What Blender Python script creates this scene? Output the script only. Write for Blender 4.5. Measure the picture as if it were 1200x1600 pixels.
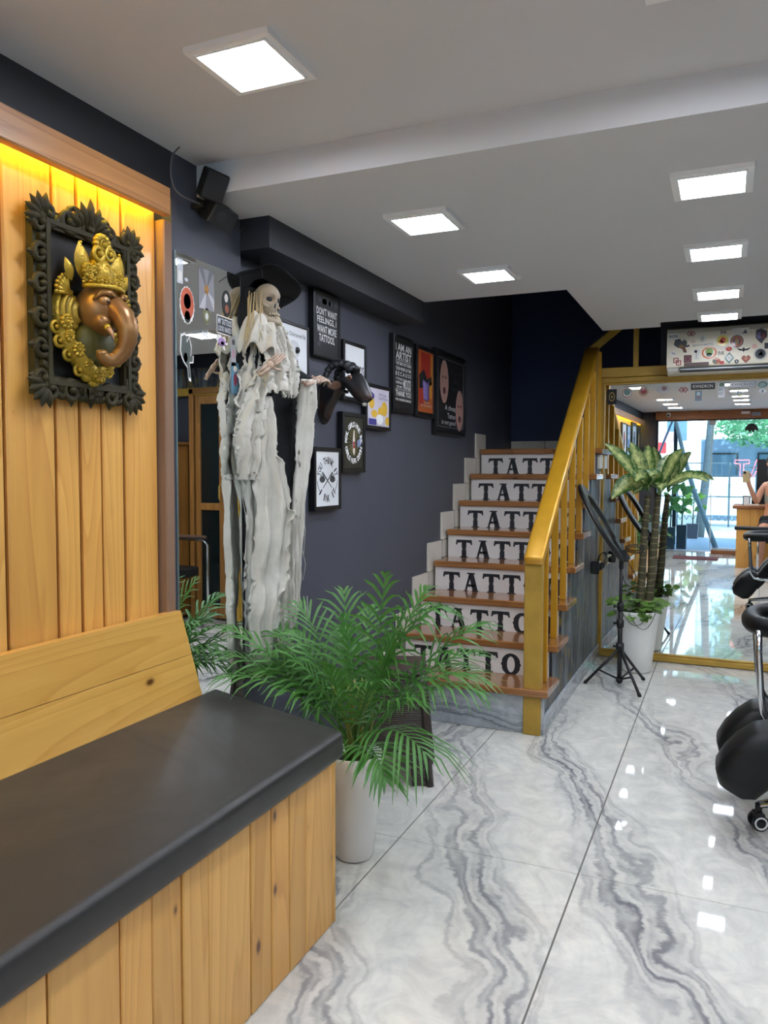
import bpy, bmesh, math, random
from mathutils import Vector, Matrix, noise
R = math.radians
random.seed(7)
for o in list(bpy.data.objects):
    bpy.data.objects.remove(o, do_unlink=True)
scene = bpy.context.scene
COL = scene.collection

# ------------------------------------------------------------------ camera
H = 1.25
YAW, PIT, ROL = R(23.5527), R(-2.98133), R(0.15089)
fw = Vector((-math.sin(YAW) * math.cos(PIT), math.cos(YAW) * math.cos(PIT), math.sin(PIT)))
rt = Vector((math.cos(YAW), math.sin(YAW), 0))
up = rt.cross(fw)
r2 = rt * math.cos(ROL) + up * math.sin(ROL)
u2 = up * math.cos(ROL) - rt * math.sin(ROL)
cd = bpy.data.cameras.new('camera')
cd.sensor_fit = 'VERTICAL'
cd.sensor_height = 32.0
cd.lens = 1230.85 / 1600 * 32.0
cd.clip_start = 0.02
cd.clip_end = 300
cam = bpy.data.objects.new('camera', cd)
COL.objects.link(cam)
cam.matrix_world = Matrix(((r2.x, u2.x, -fw.x, 0), (r2.y, u2.y, -fw.y, 0), (r2.z, u2.z, -fw.z, H), (0, 0, 0, 1)))
scene.camera = cam

# ------------------------------------------------------------------ world, sun, exposure
w = bpy.data.worlds.new('sky_world')
scene.world = w
w.use_nodes = True
nt = w.node_tree
nt.nodes.clear()
sky = nt.nodes.new('ShaderNodeTexSky')
sky.sky_type = 'NISHITA'
sky.sun_disc = False
sky.sun_elevation = R(48)
sky.sun_rotation = R(20)
sky.air_density = 1.2
sky.dust_density = 2.5
bg = nt.nodes.new('ShaderNodeBackground')
bg.inputs['Strength'].default_value = 0.95
wo = nt.nodes.new('ShaderNodeOutputWorld')
nt.links.new(sky.outputs[0], bg.inputs[0])
nt.links.new(bg.outputs[0], wo.inputs[0])
sd = bpy.data.lights.new('sun', 'SUN')
sd.energy = 9.0
sd.angle = R(1.0)
sd.color = (1, .96, .9)
sun = bpy.data.objects.new('sun', sd)
COL.objects.link(sun)
sun.rotation_euler = Vector((-.35, -.75, -.85)).to_track_quat('-Z', 'Y').to_euler()
PANEL_W = 56.0      # emission of the ceiling panels
STRIP_W = 48.0      # emission of the yellow strip over the planks
vs = scene.view_settings
vs.view_transform = 'Standard'
vs.look = 'None'
vs.gamma = 1
vs.exposure = 0.0
vs.use_curve_mapping = False

# ------------------------------------------------------------------ materials
def C(h, a=1.0):
    h = h.lstrip('#')
    out = []
    for i in (0, 2, 4):
        c = int(h[i:i + 2], 16) / 255
        out.append(c / 12.92 if c <= .04045 else ((c + .055) / 1.055) ** 2.4)
    return (out[0], out[1], out[2], a)

def scl(c, k):
    return (min(c[0] * k, 1), min(c[1] * k, 1), min(c[2] * k, 1), 1)

MATS = {}
class NT:
    def __init__(s, name):
        s.m = bpy.data.materials.new(name)
        s.m.use_nodes = True
        s.t = s.m.node_tree
        s.b = s.t.nodes['Principled BSDF']
        s.out = s.t.nodes['Material Output']
        MATS[name] = s.m
    def n(s, typ, **kw):
        nd = s.t.nodes.new(typ)
        for k, v in kw.items():
            if k.startswith('i_'):
                key = k[2:]
                key = int(key) if key.isdigit() else key.replace('_', ' ')
                nd.inputs[key].default_value = v
            else:
                setattr(nd, k, v)
        return nd
    def l(s, a, b):
        s.t.links.new(a, b)
    def math(s, op, a, b=None, clamp=False):
        nd = s.t.nodes.new('ShaderNodeMath')
        nd.operation = op
        nd.use_clamp = clamp
        for i, v in enumerate((a, b)):
            if v is None: continue
            if isinstance(v, (int, float)): nd.inputs[i].default_value = v
            else: s.l(v, nd.inputs[i])
        return nd.outputs[0]
    def mix(s, f, a, b, blend='MIX'):
        nd = s.t.nodes.new('ShaderNodeMix')
        nd.data_type = 'RGBA'
        nd.blend_type = blend
        for key, v in ((0, f), (6, a), (7, b)):
            if isinstance(v, (int, float)): nd.inputs[key].default_value = v
            elif isinstance(v, tuple): nd.inputs[key].default_value = v
            else: s.l(v, nd.inputs[key])
        return nd.outputs[2]
    def ramp(s, f, stops, interp='LINEAR'):
        nd = s.t.nodes.new('ShaderNodeValToRGB')
        cr = nd.color_ramp
        cr.interpolation = interp
        while len(cr.elements) < len(stops): cr.elements.new(.5)
        for e, (p, c) in zip(cr.elements, stops):
            e.position = p
            e.color = c if isinstance(c, tuple) else (c, c, c, 1)
        s.l(f, nd.inputs[0])
        return nd.outputs[0]
    def coords(s, kind='Object', scale=(1, 1, 1), rnd=0.0):
        tc = s.t.nodes.new('ShaderNodeTexCoord')
        mp = s.t.nodes.new('ShaderNodeMapping')
        mp.inputs['Scale'].default_value = scale
        src = tc.outputs[kind]
        if rnd:
            oi = s.t.nodes.new('ShaderNodeObjectInfo')
            va = s.t.nodes.new('ShaderNodeVectorMath')
            va.operation = 'ADD'
            cb = s.t.nodes.new('ShaderNodeCombineXYZ')
            m1 = s.math('MULTIPLY', oi.outputs['Random'], rnd)
            for i in range(3): s.l(m1, cb.inputs[i])
            s.l(src, va.inputs[0]); s.l(cb.outputs[0], va.inputs[1])
            src = va.outputs[0]
        s.l(src, mp.inputs[0])
        return mp.outputs[0]
    def noise(s, vec, scale, detail=3, rough=.5, dist=0):
        nd = s.n('ShaderNodeTexNoise', i_Scale=scale, i_Detail=detail, i_Roughness=rough, i_Distortion=dist)
        s.l(vec, nd.inputs['Vector'])
        return nd.outputs[0]
    def bump(s, hgt, strength=.2, dist=.01):
        nd = s.n('ShaderNodeBump', i_Strength=strength, i_Distance=dist)
        s.l(hgt, nd.inputs['Height'])
        s.l(nd.outputs[0], s.b.inputs['Normal'])

def mat(name, col, rough=.5, metal=0.0, var=.12, vs=6.0, bump=0.0, bs=60.0, emit=0.0, coat=0.0, sss=0.0, spec=None):
    """plain procedural material: colour broken up by noise, optional fine relief"""
    if name in MATS: return MATS[name]
    k = NT(name)
    if isinstance(col, str): col = C(col)
    v = k.coords()
    nz = k.noise(v, vs, 3, .55)
    k.l(k.mix(nz, scl(col, 1 - var), scl(col, 1 + var)), k.b.inputs['Base Color'])
    k.b.inputs['Roughness'].default_value = rough
    k.b.inputs['Metallic'].default_value = metal
    if spec is not None: k.b.inputs['Specular IOR Level'].default_value = spec
    if coat:
        k.b.inputs['Coat Weight'].default_value = coat
        k.b.inputs['Coat Roughness'].default_value = .06
    if bump: k.bump(k.noise(v, bs, 4, .6), bump)
    if emit:
        k.b.inputs['Emission Color'].default_value = col
        k.b.inputs['Emission Strength'].default_value = emit
    return k.m

def wood(name, light, dark, axis='z', grain=38.0, rough=.42, knots=True, coat=0.0):
    """pine: stretched grain along one axis, every board offset by its own random number"""
    k = NT(name)
    st = {'x': (.07, 1, 1), 'y': (1, .07, 1), 'z': (1, 1, .07)}[axis]
    v = k.coords('Object', st, 7.3)
    big = k.noise(v, 5.0, 2, .5)
    w1 = k.noise(v, grain, 4, .6, .6)
    rings = k.math('FRACT', k.math('MULTIPLY', k.noise(v, 7.0, 1, .4, .3), 13.0))
    rings = k.ramp(rings, [(0, 0.0), (.75, .55), (.92, 1.0), (1, .1)])
    f = k.math('ADD', k.math('MULTIPLY', w1, .6), k.math('MULTIPLY', rings, .42))
    col = k.mix(f, light, dark)
    oi = k.n('ShaderNodeObjectInfo')
    tint = k.ramp(oi.outputs['Random'], [(0, (.86, .82, .76, 1)), (.5, (1, 1, 1, 1)), (1, (1.0, .93, .84, 1))])
    col = k.mix(1.0, col, tint, 'MULTIPLY')
    if knots:
        st2 = {'x': (.55, 1, 1), 'y': (1, .55, 1), 'z': (1, 1, .55)}[axis]
        v2 = k.coords('Object', st2, 11.7)
        sx = k.n('ShaderNodeSeparateXYZ'); k.l(v2, sx.inputs[0])
        cb = k.n('ShaderNodeCombineXYZ')
        k.l(k.math('ADD', sx.outputs[0], sx.outputs[1]), cb.inputs[0]); k.l(k.math('ADD', sx.outputs[2], sx.outputs[0] if axis == 'y' else 0.0), cb.inputs[1])
        if axis == 'y':
            k.l(sx.outputs[1], cb.inputs[0]); k.l(sx.outputs[2], cb.inputs[1])
        vo = k.n('ShaderNodeTexVoronoi', i_Scale=6.5)
        vo.voronoi_dimensions = '2D'
        k.l(cb.outputs[0], vo.inputs['Vector'])
        pick = k.n('ShaderNodeSeparateXYZ'); k.l(vo.outputs['Color'], pick.inputs[0])
        d = k.math('ADD', vo.outputs['Distance'], k.math('MULTIPLY', k.math('SUBTRACT', k.noise(v2, 30, 2), .5), .05))
        d = k.math('ADD', d, k.math('MULTIPLY', pick.outputs[0], .17))
        halo = k.ramp(d, [(0, 1.0), (.10, .7), (.24, 0.0)])
        col = k.mix(k.math('MULTIPLY', halo, .55), col, dark)
        kn = k.ramp(d, [(0, 1.0), (.045, .95), (.075, .3), (.1, 0.0)])
        col = k.mix(kn, col, C('#5c3414'))
    k.l(col, k.b.inputs['Base Color'])
    k.b.inputs['Roughness'].default_value = rough
    k.b.inputs['Coat Weight'].default_value = coat
    k.b.inputs['Coat Roughness'].default_value = .12
    k.bump(w1, .12, .004)
    return k.m

WD_PANEL = wood('pine_panel', C('#f6c168'), C('#cf8f3f'), 'z', coat=.1)
WD_BENCH = wood('pine_bench', C('#eebc69'), C('#c98f41'), 'z', coat=.1)
WD_BACK = wood('pine_backrest', C('#f2c168'), C('#d0953f'), 'y', coat=.35, rough=.3)
WD_PELMET = wood('pine_pelmet', C('#d59c64'), C('#9a6233'), 'y', knots=False)
WD_TREAD = wood('tread_wood', C('#b07a48'), C('#774a26'), 'x', coat=.7, rough=.22)
WD_DOOR = wood('door_wood', C('#a5763a'), C('#6b451c'), 'z', knots=False)
WD_LINTEL = wood('lintel_wood', C('#b57a4c'), C('#85502a'), 'x')

def marble(name, base, grey, darkc, stair=False):
    k = NT(name)
    g = k.n('ShaderNodeNewGeometry')
    sep = k.n('ShaderNodeSeparateXYZ')
    k.l(g.outputs['Position'], sep.inputs[0])
    pos = g.outputs['Position']
    n1 = k.noise(pos, 1.1, 4, .55)
    n2 = k.noise(pos, 4.5, 5, .6)
    if stair:
        u = k.math('ADD', k.math('MULTIPLY', sep.outputs[2], 2.2), k.math('MULTIPLY', sep.outputs[0], .35))
    else:
        u = k.math('ADD', k.math('MULTIPLY', sep.outputs[0], .94), k.math('MULTIPLY', sep.outputs[1], .35))
    uw = k.math('ADD', u, k.math('ADD', k.math('MULTIPLY', k.math('SUBTRACT', n1, .5), .5), k.math('MULTIPLY', k.math('SUBTRACT', n2, .5), .16)))
    fr = k.math('FRACT', k.math('MULTIPLY', k.math('ADD', uw, 4.0), 1 / 2.0))
    # vein belts at fixed places across the slab pattern, repeating every two metres
    belts = k.ramp(fr, [(0, .1), (.03, .55), (.075, 1.0), (.115, .75), (.15, .12), (.225, .12), (.265, .8), (.295, 1.0), (.34, .6), (.37, .1), (.49, .06), (.545, .85), (.59, .6), (.63, .06), (.81, .08), (.85, .9), (.9, .5), (.93, .1), (1, .1)])
    n3 = k.noise(pos, 2.3, 3, .5)
    wave = k.math('SINE', k.math('ADD', k.math('MULTIPLY', uw, 210.0), k.math('MULTIPLY', n3, 26.0)))
    wave2 = k.math('SINE', k.math('ADD', k.math('MULTIPLY', uw, 85.0), k.math('MULTIPLY', n2, 8.0)))
    lines = k.ramp(k.math('ADD', k.math('ADD', k.math('MULTIPLY', wave, .17), k.math('MULTIPLY', wave2, .3)), .5), [(.22, 0.0), (.5, .3), (.78, .8), (.95, 1.0)])
    patch = k.ramp(k.noise(pos, 1.7, 3, .5), [(.3, .35), (.58, 1.0)])
    veins = k.math('MULTIPLY', k.math('MULTIPLY', belts, patch), k.math('ADD', k.math('MULTIPLY', lines, .85), .22), True)
    cloud = k.noise(pos, 6.5, 6, .65, 1.6)
    col = k.mix(k.ramp(cloud, [(.35, 0.0), (.75, 1.0)]), base, grey)
    col = k.mix(k.math('MULTIPLY', veins, 1.05, True), col, darkc)
    k.l(col, k.b.inputs['Base Color'])
    k.b.inputs['Roughness'].default_value = .035
    k.b.inputs['Specular IOR Level'].default_value = .55
    return k.m
MARBLE = marble('floor_marble', C('#e6e4d9'), C('#c6c6c0'), C('#74757a'))
MARBLE_STEP = marble('step_marble', C('#c3c8cc'), C('#93999f'), C('#4b5158'), True)

WALL = mat('wall_slate_paint', '#4a4d57', .5, var=.06, vs=2.0, bump=.06, bs=30)
WALL_NAVY = mat('wall_navy_paint', '#1c2c50', .6, var=.1, vs=2.0)
BAND = mat('band_paint', '#2e3036', .55, var=.06)
CEIL = mat('ceiling_paint', '#d3d2d2', .7, var=.03, vs=1.5)
BLACK = mat('black_lacquer', '#0e0f12', .38, var=.1)
BLACKP = mat('black_plastic', '#141517', .45, var=.12, bump=.05, bs=300)
LEATHER = mat('black_leatherette', '#08090a', .45, var=.2, vs=5, bump=.1, bs=26, spec=.35)
WHITE = mat('white_card', '#eeeae4', .6, var=.03)
WHITEP = mat('white_plastic', '#f1f0ee', .35, var=.03)
CREAM = mat('cream_plastic', '#e9dfc8', .4, var=.03)
CHROME = mat('chrome', '#d8dadd', .12, 1.0, var=.03)
STEEL = mat('dull_metal', '#8f9296', .35, .9, var=.06)
GOLDW = mat('gold_painted_wood', '#cf9a26', .34, .25, var=.22, vs=9, bump=.08, bs=50, coat=.25)
GOLDD = mat('aged_gold_wood', '#b38f3a', .45, .2, var=.25, vs=12, bump=.1, bs=60)
PRINT_BLK = mat('print_black', '#121318', .5, var=.1, coat=.25)
PRINT_WHT = mat('print_white', '#e7e9ea', .5, var=.03, coat=.25)
INKW = mat('ink_white', '#f0f0ee', .6, var=.02)
INKB = mat('ink_black', '#15161a', .6, var=.05)
MIRROR = None
def special():
    global MIRROR, GLASS, PATINA, NEON, FABRIC
    k = NT('mirror_silver')
    k.b.inputs['Base Color'].default_value = (.9, .93, .92, 1)
    k.b.inputs['Metallic'].default_value = 1
    k.b.inputs['Roughness'].default_value = .0
    v = k.coords()
    k.l(k.ramp(k.noise(v, 3, 2), [(0, (.88, .92, .91, 1)), (1, (.92, .94, .94, 1))]), k.b.inputs['Base Color'])
    MIRROR = k.m
    k = NT('window_glass')
    tr = k.n('ShaderNodeBsdfTransparent', i_Color=(.74, .9, .98, 1))
    gl = k.n('ShaderNodeBsdfGlossy', i_Roughness=.02)
    fz = k.n('ShaderNodeFresnel', i_IOR=1.35)
    mx = k.n('ShaderNodeMixShader')
    k.l(fz.outputs[0], mx.inputs[0]); k.l(tr.outputs[0], mx.inputs[1]); k.l(gl.outputs[0], mx.inputs[2])
    k.l(mx.outputs[0], k.out.inputs[0])
    GLASS = k.m
    k = NT('patina_wall')                      # dark slate paint with streaks of blue and gold leaf
    v = k.coords('Object', (3, 3, .55))
    a = k.noise(v, 4, 5, .7, .8)
    v2 = k.coords('Object', (5, 5, 1.4))
    b = k.noise(v2, 5, 4, .7, 1.2)
    col = k.mix(k.ramp(a, [(.45, 0.0), (.62, 1.0)]), C('#2b2f37'), C('#74808a'))
    col = k.mix(k.ramp(b, [(.55, 0.0), (.6, .9)]), col, C('#8d7a3c'))
    k.l(col, k.b.inputs['Base Color'])
    k.b.inputs['Roughness'].default_value = .4
    PATINA = k.m
    k = NT('gauze')
    v = k.coords('Object', (1, 1, 1))
    wv = k.noise(k.coords('Object', (260, 260, 900)), 1, 2, .6)
    a = k.noise(v, 9, 4, .6)
    k.l(k.mix(a, C('#b9b2a4'), C('#f0ece2')), k.b.inputs['Base Color'])
    k.b.inputs['Roughness'].default_value = .95
    k.bump(k.math('ADD', wv, k.math('MULTIPLY', k.noise(v, 60, 4), 1.5)), .5, .004)
    FABRIC = k.m
special()

# ------------------------------------------------------------------ geometry builder
class MB:
    def __init__(s):
        s.v, s.f, s.sm, s.mi = [], [], [], []
    def add(s, vs_, fs, smooth=False, M=None, mi=0):
        b = len(s.v)
        s.v += [tuple(M @ Vector(p)) if M else tuple(p) for p in vs_]
        for f in fs:
            s.f.append([b + i for i in f]); s.sm.append(smooth); s.mi.append(mi)
        return s
    def box(s, x0, x1, y0, y1, z0, z1, bev=0.0, M=None, mi=0):
        if x1 < x0: x0, x1 = x1, x0
        if y1 < y0: y0, y1 = y1, y0
        if z1 < z0: z0, z1 = z1, z0
        bev = min(bev, (x1 - x0) * .45, (y1 - y0) * .45, (z1 - z0) * .45)
        X, Y, Zz = (x0, x1), (y0, y1), (z0, z1)
        if bev <= 0:
            vs_ = [(X[i], Y[j], Zz[k]) for i in (0, 1) for j in (0, 1) for k in (0, 1)]
            fs = [(0, 1, 3, 2), (4, 6, 7, 5), (0, 4, 5, 1), (2, 3, 7, 6), (0, 2, 6, 4), (1, 5, 7, 3)]
            return s.add(vs_, fs, False, M, mi)
        bm = bmesh.new()
        bmesh.ops.create_cube(bm, size=1)
        for q in bm.verts:
            q.co = Vector((X[q.co.x > 0], Y[q.co.y > 0], Zz[q.co.z > 0]))
        bmesh.ops.bevel(bm, geom=bm.edges[:], offset=bev, segments=2 if bev > .012 else 1, affect='EDGES', profile=.6)
        s.bm(bm, bev > .012, M, mi)
        return s
    def bm(s, bm, smooth=False, M=None, mi=0):
        bm.verts.index_update()
        s.add([q.co[:] for q in bm.verts], [[q.index for q in f.verts] for f in bm.faces], smooth, M, mi)
        bm.free()
        return s
    def cyl(s, p0, p1, r0, r1=None, n=12, caps=True, smooth=True, M=None, mi=0):
        return s.tube([p0, p1], [r0, r0 if r1 is None else r1], n, caps=caps, smooth=smooth, M=M, mi=mi)
    def tube(s, pts, radii, n=8, closed=False, caps=True, smooth=True, flat=1.0, M=None, mi=0, up=None):
        pts = [Vector(p) for p in pts]
        if isinstance(radii, (int, float)): radii = [radii] * len(pts)
        m = len(pts)
        tang = []
        for i in range(m):
            a = pts[(i - 1) % m] if (closed or i > 0) else pts[i]
            b = pts[(i + 1) % m] if (closed or i < m - 1) else pts[i]
            t = (b - a)
            tang.append(t.normalized() if t.length > 1e-9 else Vector((0, 0, 1)))
        ref = Vector(up) if up else (Vector((0, 0, 1)) if abs(tang[0].z) < .9 else Vector((1, 0, 0)))
        nrm = (ref - tang[0] * ref.dot(tang[0])).normalized()
        vs_, fs = [], []
        for i in range(m):
            if up:
                q = Vector(up) - tang[i] * Vector(up).dot(tang[i])
                if q.length > 1e-4: nrm = q.normalized()
            else:
                nrm = (nrm - tang[i] * nrm.dot(tang[i]))
                nrm = nrm.normalized() if nrm.length > 1e-6 else tang[i].orthogonal().normalized()
            bn = tang[i].cross(nrm)
            for j in range(n):
                a = 2 * math.pi * (j + .5) / n
                vs_.append(pts[i] + (nrm * math.cos(a) * flat + bn * math.sin(a)) * radii[i])
        seg = m if closed else m - 1
        for i in range(seg):
            for j in range(n):
                a, b = i * n + j, i * n + (j + 1) % n
                c, d = ((i + 1) % m) * n + (j + 1) % n, ((i + 1) % m) * n + j
                fs.append((a, b, c, d))
        s.add(vs_, fs, smooth, M, mi)
        if caps and not closed:
            b0 = len(s.v) - len(vs_)
            s.f.append([b0 + j for j in range(n)][::-1]); s.sm.append(False); s.mi.append(mi)
            s.f.append([b0 + (m - 1) * n + j for j in range(n)]); s.sm.append(False); s.mi.append(mi)
        return s
    def lathe(s, prof, n=24, M=None, smooth=True, mi=0):
        vs_, fs = [], []
        for r, z in prof:
            for j in range(n):
                a = 2 * math.pi * j / n
                vs_.append((r * math.cos(a), r * math.sin(a), z))
        for i in range(len(prof) - 1):
            for j in range(n):
                fs.append((i * n + j, i * n + (j + 1) % n, (i + 1) * n + (j + 1) % n, (i + 1) * n + j))
        return s.add(vs_, fs, smooth, M, mi)
    def prism(s, poly, z0, z1, M=None, mi=0, smooth=False):
        n = len(poly)
        vs_ = [(p[0], p[1], z0) for p in poly] + [(p[0], p[1], z1) for p in poly]
        fs = [list(range(n))[::-1], list(range(n, 2 * n))] + [(i, (i + 1) % n, n + (i + 1) % n, n + i) for i in range(n)]
        return s.add(vs_, fs, smooth, M, mi)
    def ring(s, outer, inner, z0, z1, M=None, mi=0):
        n = len(outer)
        vs_ = [(p[0], p[1], z) for z in (z0, z1) for q in (outer, inner) for p in q]
        fs = []
        for i in range(n):
            j = (i + 1) % n
            fs += [(2 * n + i, 2 * n + j, 3 * n + j, 3 * n + i), (i, n + i, n + j, j), (i, j, 2 * n + j, 2 * n + i), (n + j, n + i, 3 * n + i, 3 * n + j)]
        return s.add(vs_, fs, False, M, mi)
    def ell(s, c, r, nu=14, nv=9, M=None, mi=0, fn=None):
        if isinstance(r, (int, float)): r = (r, r, r)
        vs_ = [(0, 0, 1)]
        for i in range(1, nv):
            t = math.pi * i / nv
            for j in range(nu):
                a = 2 * math.pi * j / nu
                vs_.append((math.sin(t) * math.cos(a), math.sin(t) * math.sin(a), math.cos(t)))
        vs_.append((0, 0, -1))
        fs = [(0, 1 + j, 1 + (j + 1) % nu) for j in range(nu)]
        for i in range(nv - 2):
            for j in range(nu):
                fs.append((1 + i * nu + j, 1 + (i + 1) * nu + j, 1 + (i + 1) * nu + (j + 1) % nu, 1 + i * nu + (j + 1) % nu))
        L = 1 + (nv - 1) * nu
        fs += [(L, 1 + (nv - 2) * nu + (j + 1) % nu, 1 + (nv - 2) * nu + j) for j in range(nu)]
        out = []
        for p in vs_:
            q = Vector(p)
            if fn: q = fn(q)
            out.append((c[0] + q.x * r[0], c[1] + q.y * r[1], c[2] + q.z * r[2]))
        return s.add(out, fs, True, M, mi)
    def grid(s, fn, nu, nv, smooth=True, M=None, mi=0, keep=None):
        vs_ = [fn(i / nu, j / nv) for i in range(nu + 1) for j in range(nv + 1)]
        fs = [(i * (nv + 1) + j, (i + 1) * (nv + 1) + j, (i + 1) * (nv + 1) + j + 1, i * (nv + 1) + j + 1)
              for i in range(nu) for j in range(nv) if keep is None or keep(i / nu, j / nv)]
        return s.add(vs_, fs, smooth, M, mi)
    def mesh(s, name, mats):
        me = bpy.data.meshes.new(name)
        me.from_pydata(s.v, [], s.f)
        me.polygons.foreach_set('use_smooth', s.sm)
        me.polygons.foreach_set('material_index', s.mi)
        for m in (mats if isinstance(mats, (list, tuple)) else [mats]): me.materials.append(m)
        me.update()
        return me
    def build(s, name, m, parent=None, W=True, label=None, kind=None):
        return link(name, s.mesh(name, m), parent, W, label, kind)

def link(name, data, parent=None, W=True, label=None, kind=None):
    o = bpy.data.objects.new(name, data)
    COL.objects.link(o)
    if parent:
        o.parent = parent
        if W: o.matrix_parent_inverse = rootinv(parent)
    if label: o['label'] = label
    if kind: o['kind'] = kind
    return o

def rootinv(p):
    m = Matrix.Identity(4)
    chain = []
    while p:
        chain.append(p); p = p.parent
    for q in reversed(chain):
        m = m @ q.matrix_parent_inverse @ Matrix.Translation(q.location) @ q.rotation_euler.to_matrix().to_4x4()
    return m.inverted()

def tag(o, label, cat, group=None):
    o['label'] = label
    o['category'] = cat
    if group: o['group'] = group
    return o

def thing(name, label, cat, loc=(0, 0, 0), rz=0.0, group=None):
    o = bpy.data.objects.new(name, None)
    o.empty_display_size = .05
    COL.objects.link(o)
    o.location = loc
    o.rotation_euler = (0, 0, rz)
    return tag(o, label, cat, group)

def struct(name, mb, m, label=None):
    o = mb.build(name, m)
    o['kind'] = 'structure'
    if label: o['label'] = label
    return o

def dup(root, loc, label, rz=None):
    def rec(src, par):
        c = src.copy()
        COL.objects.link(c)
        if par: c.parent = par
        for ch in src.children: rec(ch, c)
        return c
    r = rec(root, None)
    r.location = loc
    if rz is not None: r.rotation_euler = (0, 0, rz)
    r['label'] = label
    return r

def solid(o, t, off=0):
    m = o.modifiers.new('thickness', 'SOLIDIFY'); m.thickness = t; m.offset = off
    return o
def subsurf(o, n=1):
    m = o.modifiers.new('smooth', 'SUBSURF'); m.levels = n; m.render_levels = n
    return o

def FX(x, y, z):      # local x -> +y, local y -> +z, local z -> +x  (things on the left wall)
    return Matrix(((0, 0, 1, x), (1, 0, 0, y), (0, 1, 0, z), (0, 0, 0, 1)))
def FY(x, y, z, yaw=0.0):      # local x -> +x, local y -> +z, local z -> -y  (things facing the room's front)
    return Matrix.Translation((x, y, z)) @ Matrix.Rotation(yaw, 4, 'Z') @ Matrix(((1, 0, 0, 0), (0, 0, -1, 0), (0, 1, 0, 0), (0, 0, 0, 1)))
def FZ(x, y, z, yaw=0.0):
    return Matrix.Translation((x, y, z)) @ Matrix.Rotation(yaw, 4, 'Z')
def frame_dir(p, zdir, updir=(0, 0, 1)):
    zd = Vector(zdir).normalized(); u = Vector(updir)
    xd = u.cross(zd).normalized(); yd = zd.cross(xd)
    return Matrix(((xd.x, yd.x, zd.x, p[0]), (xd.y, yd.y, zd.y, p[1]), (xd.z, yd.z, zd.z, p[2]), (0, 0, 0, 1)))

def circ(r, n=24, cx=0, cy=0, ry=None, a0=0):
    ry = r if ry is None else ry
    return [(cx + r * math.cos(a0 + 2 * math.pi * i / n), cy + ry * math.sin(a0 + 2 * math.pi * i / n)) for i in range(n)]
def rect(w_, h_, cx=0, cy=0):
    return [(cx - w_ / 2, cy - h_ / 2), (cx + w_ / 2, cy - h_ / 2), (cx + w_ / 2, cy + h_ / 2), (cx - w_ / 2, cy + h_ / 2)]

def sm(pts, n=2):        # round off a polyline
    pts = [Vector(p) for p in pts]
    for _ in range(n):
        out = [pts[0]]
        for a, b in zip(pts[:-1], pts[1:]): out += [a.lerp(b, .25), a.lerp(b, .75)]
        pts = out + [pts[-1]]
    return pts
TXT = {}
def text_verts(body, bold=.012):
    key = (body, bold)
    if key in TXT: return TXT[key]
    cu = bpy.data.curves.new('lettering', 'FONT')
    cu.body = body; cu.offset = bold; cu.resolution_u = 2; cu.align_x = 'CENTER'; cu.space_line = .8
    o = bpy.data.objects.new('lettering_tmp', cu)
    me = bpy.data.meshes.new_from_object(o)
    vs_ = [tuple(q.co) for q in me.vertices]
    fs = [list(p.vertices) for p in me.polygons]
    bpy.data.objects.remove(o); bpy.data.curves.remove(cu); bpy.data.meshes.remove(me)
    x0 = min(q[0] for q in vs_); x1 = max(q[0] for q in vs_); y0 = min(q[1] for q in vs_); y1 = max(q[1] for q in vs_)
    TXT[key] = ([((q[0] - x0) / (x1 - x0) - .5, (q[1] - y0) / (y1 - y0) - .5) for q in vs_], fs)
    return TXT[key]
def text(mb, body, cx, cy, w_, h_, z=0.0, M=None, bold=.012, mi=0, rot=0.0, skew=0.0):
    vs_, fs = text_verts(body, bold)
    ca, sa = math.cos(rot), math.sin(rot)
    out = []
    for p in vs_:
        a, b = p[0] * w_ + skew * p[1] * h_, p[1] * h_
        out.append((cx + a * ca - b * sa, cy + a * sa + b * ca, z))
    mb.add(out, fs, False, M, mi)
    return mb
def arc_text(mb, body, cx, cy, r, a_mid, step, h_, z=0.0, M=None, bold=.02, ry=None, inward=False, mi=0, wk=.8):
    ry = r if ry is None else ry
    n = len(body)
    for i, ch in enumerate(body):
        if ch == ' ': continue
        a = a_mid + (step if inward else -step) * (i - (n - 1) / 2)
        x, y = cx + r * math.cos(a), cy + ry * math.sin(a)
        rot = a + math.pi / 2 if inward else a - math.pi / 2
        ww = h_ * (.25 if ch in 'I1' else wk)
        text(mb, ch, x, y, ww, h_, z, M, bold, mi, rot)
    return mb
# ================================================================== the room
XW, XP = -1.585, -1.545          # picture wall, pier / band face
ZC1, ZC2 = 2.2, 2.105            # front ceiling, lower rear ceiling
YB = 2.07                        # where the ceiling steps down
YF = -2.4                        # shop front
MYAW = -0.017                    # the big mirror stands a degree out of square
def MR(x, z, off=0.0):           # frame on the big mirror's glass: local x right, y up, z towards the room
    return FY(x, 5.444 - .017 * x - off, z, MYAW)

floor = struct('floor', MB().box(-1.7, 2.0, -2.42, 5.6, -.12, -.0035), mat('tile_joint', '#6f6a66', .8))
xe = [-1.6, -1.0, -.398, .204, .807, 1.41, 1.98]
ye = [-2.385, -1.18, .023, 1.227, 2.431, 3.635, 4.84, 5.5]
tmesh = {}
for i in range(6):
    for j in range(7):
        w_, d_ = xe[i + 1] - xe[i], ye[j + 1] - ye[j]
        key = (round(w_, 2), round(d_, 2))
        if key not in tmesh:
            tmesh[key] = MB().box(-w_ / 2 + .0015, w_ / 2 - .0015, -d_ / 2 + .002, d_ / 2 - .002, -.003, 0, .0008).mesh('floor_tile', MARBLE)
        t = link('floor_tile', tmesh[key], floor)
        t.location = ((xe[i] + xe[i + 1]) / 2, (ye[j] + ye[j + 1]) / 2, 0)

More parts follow.
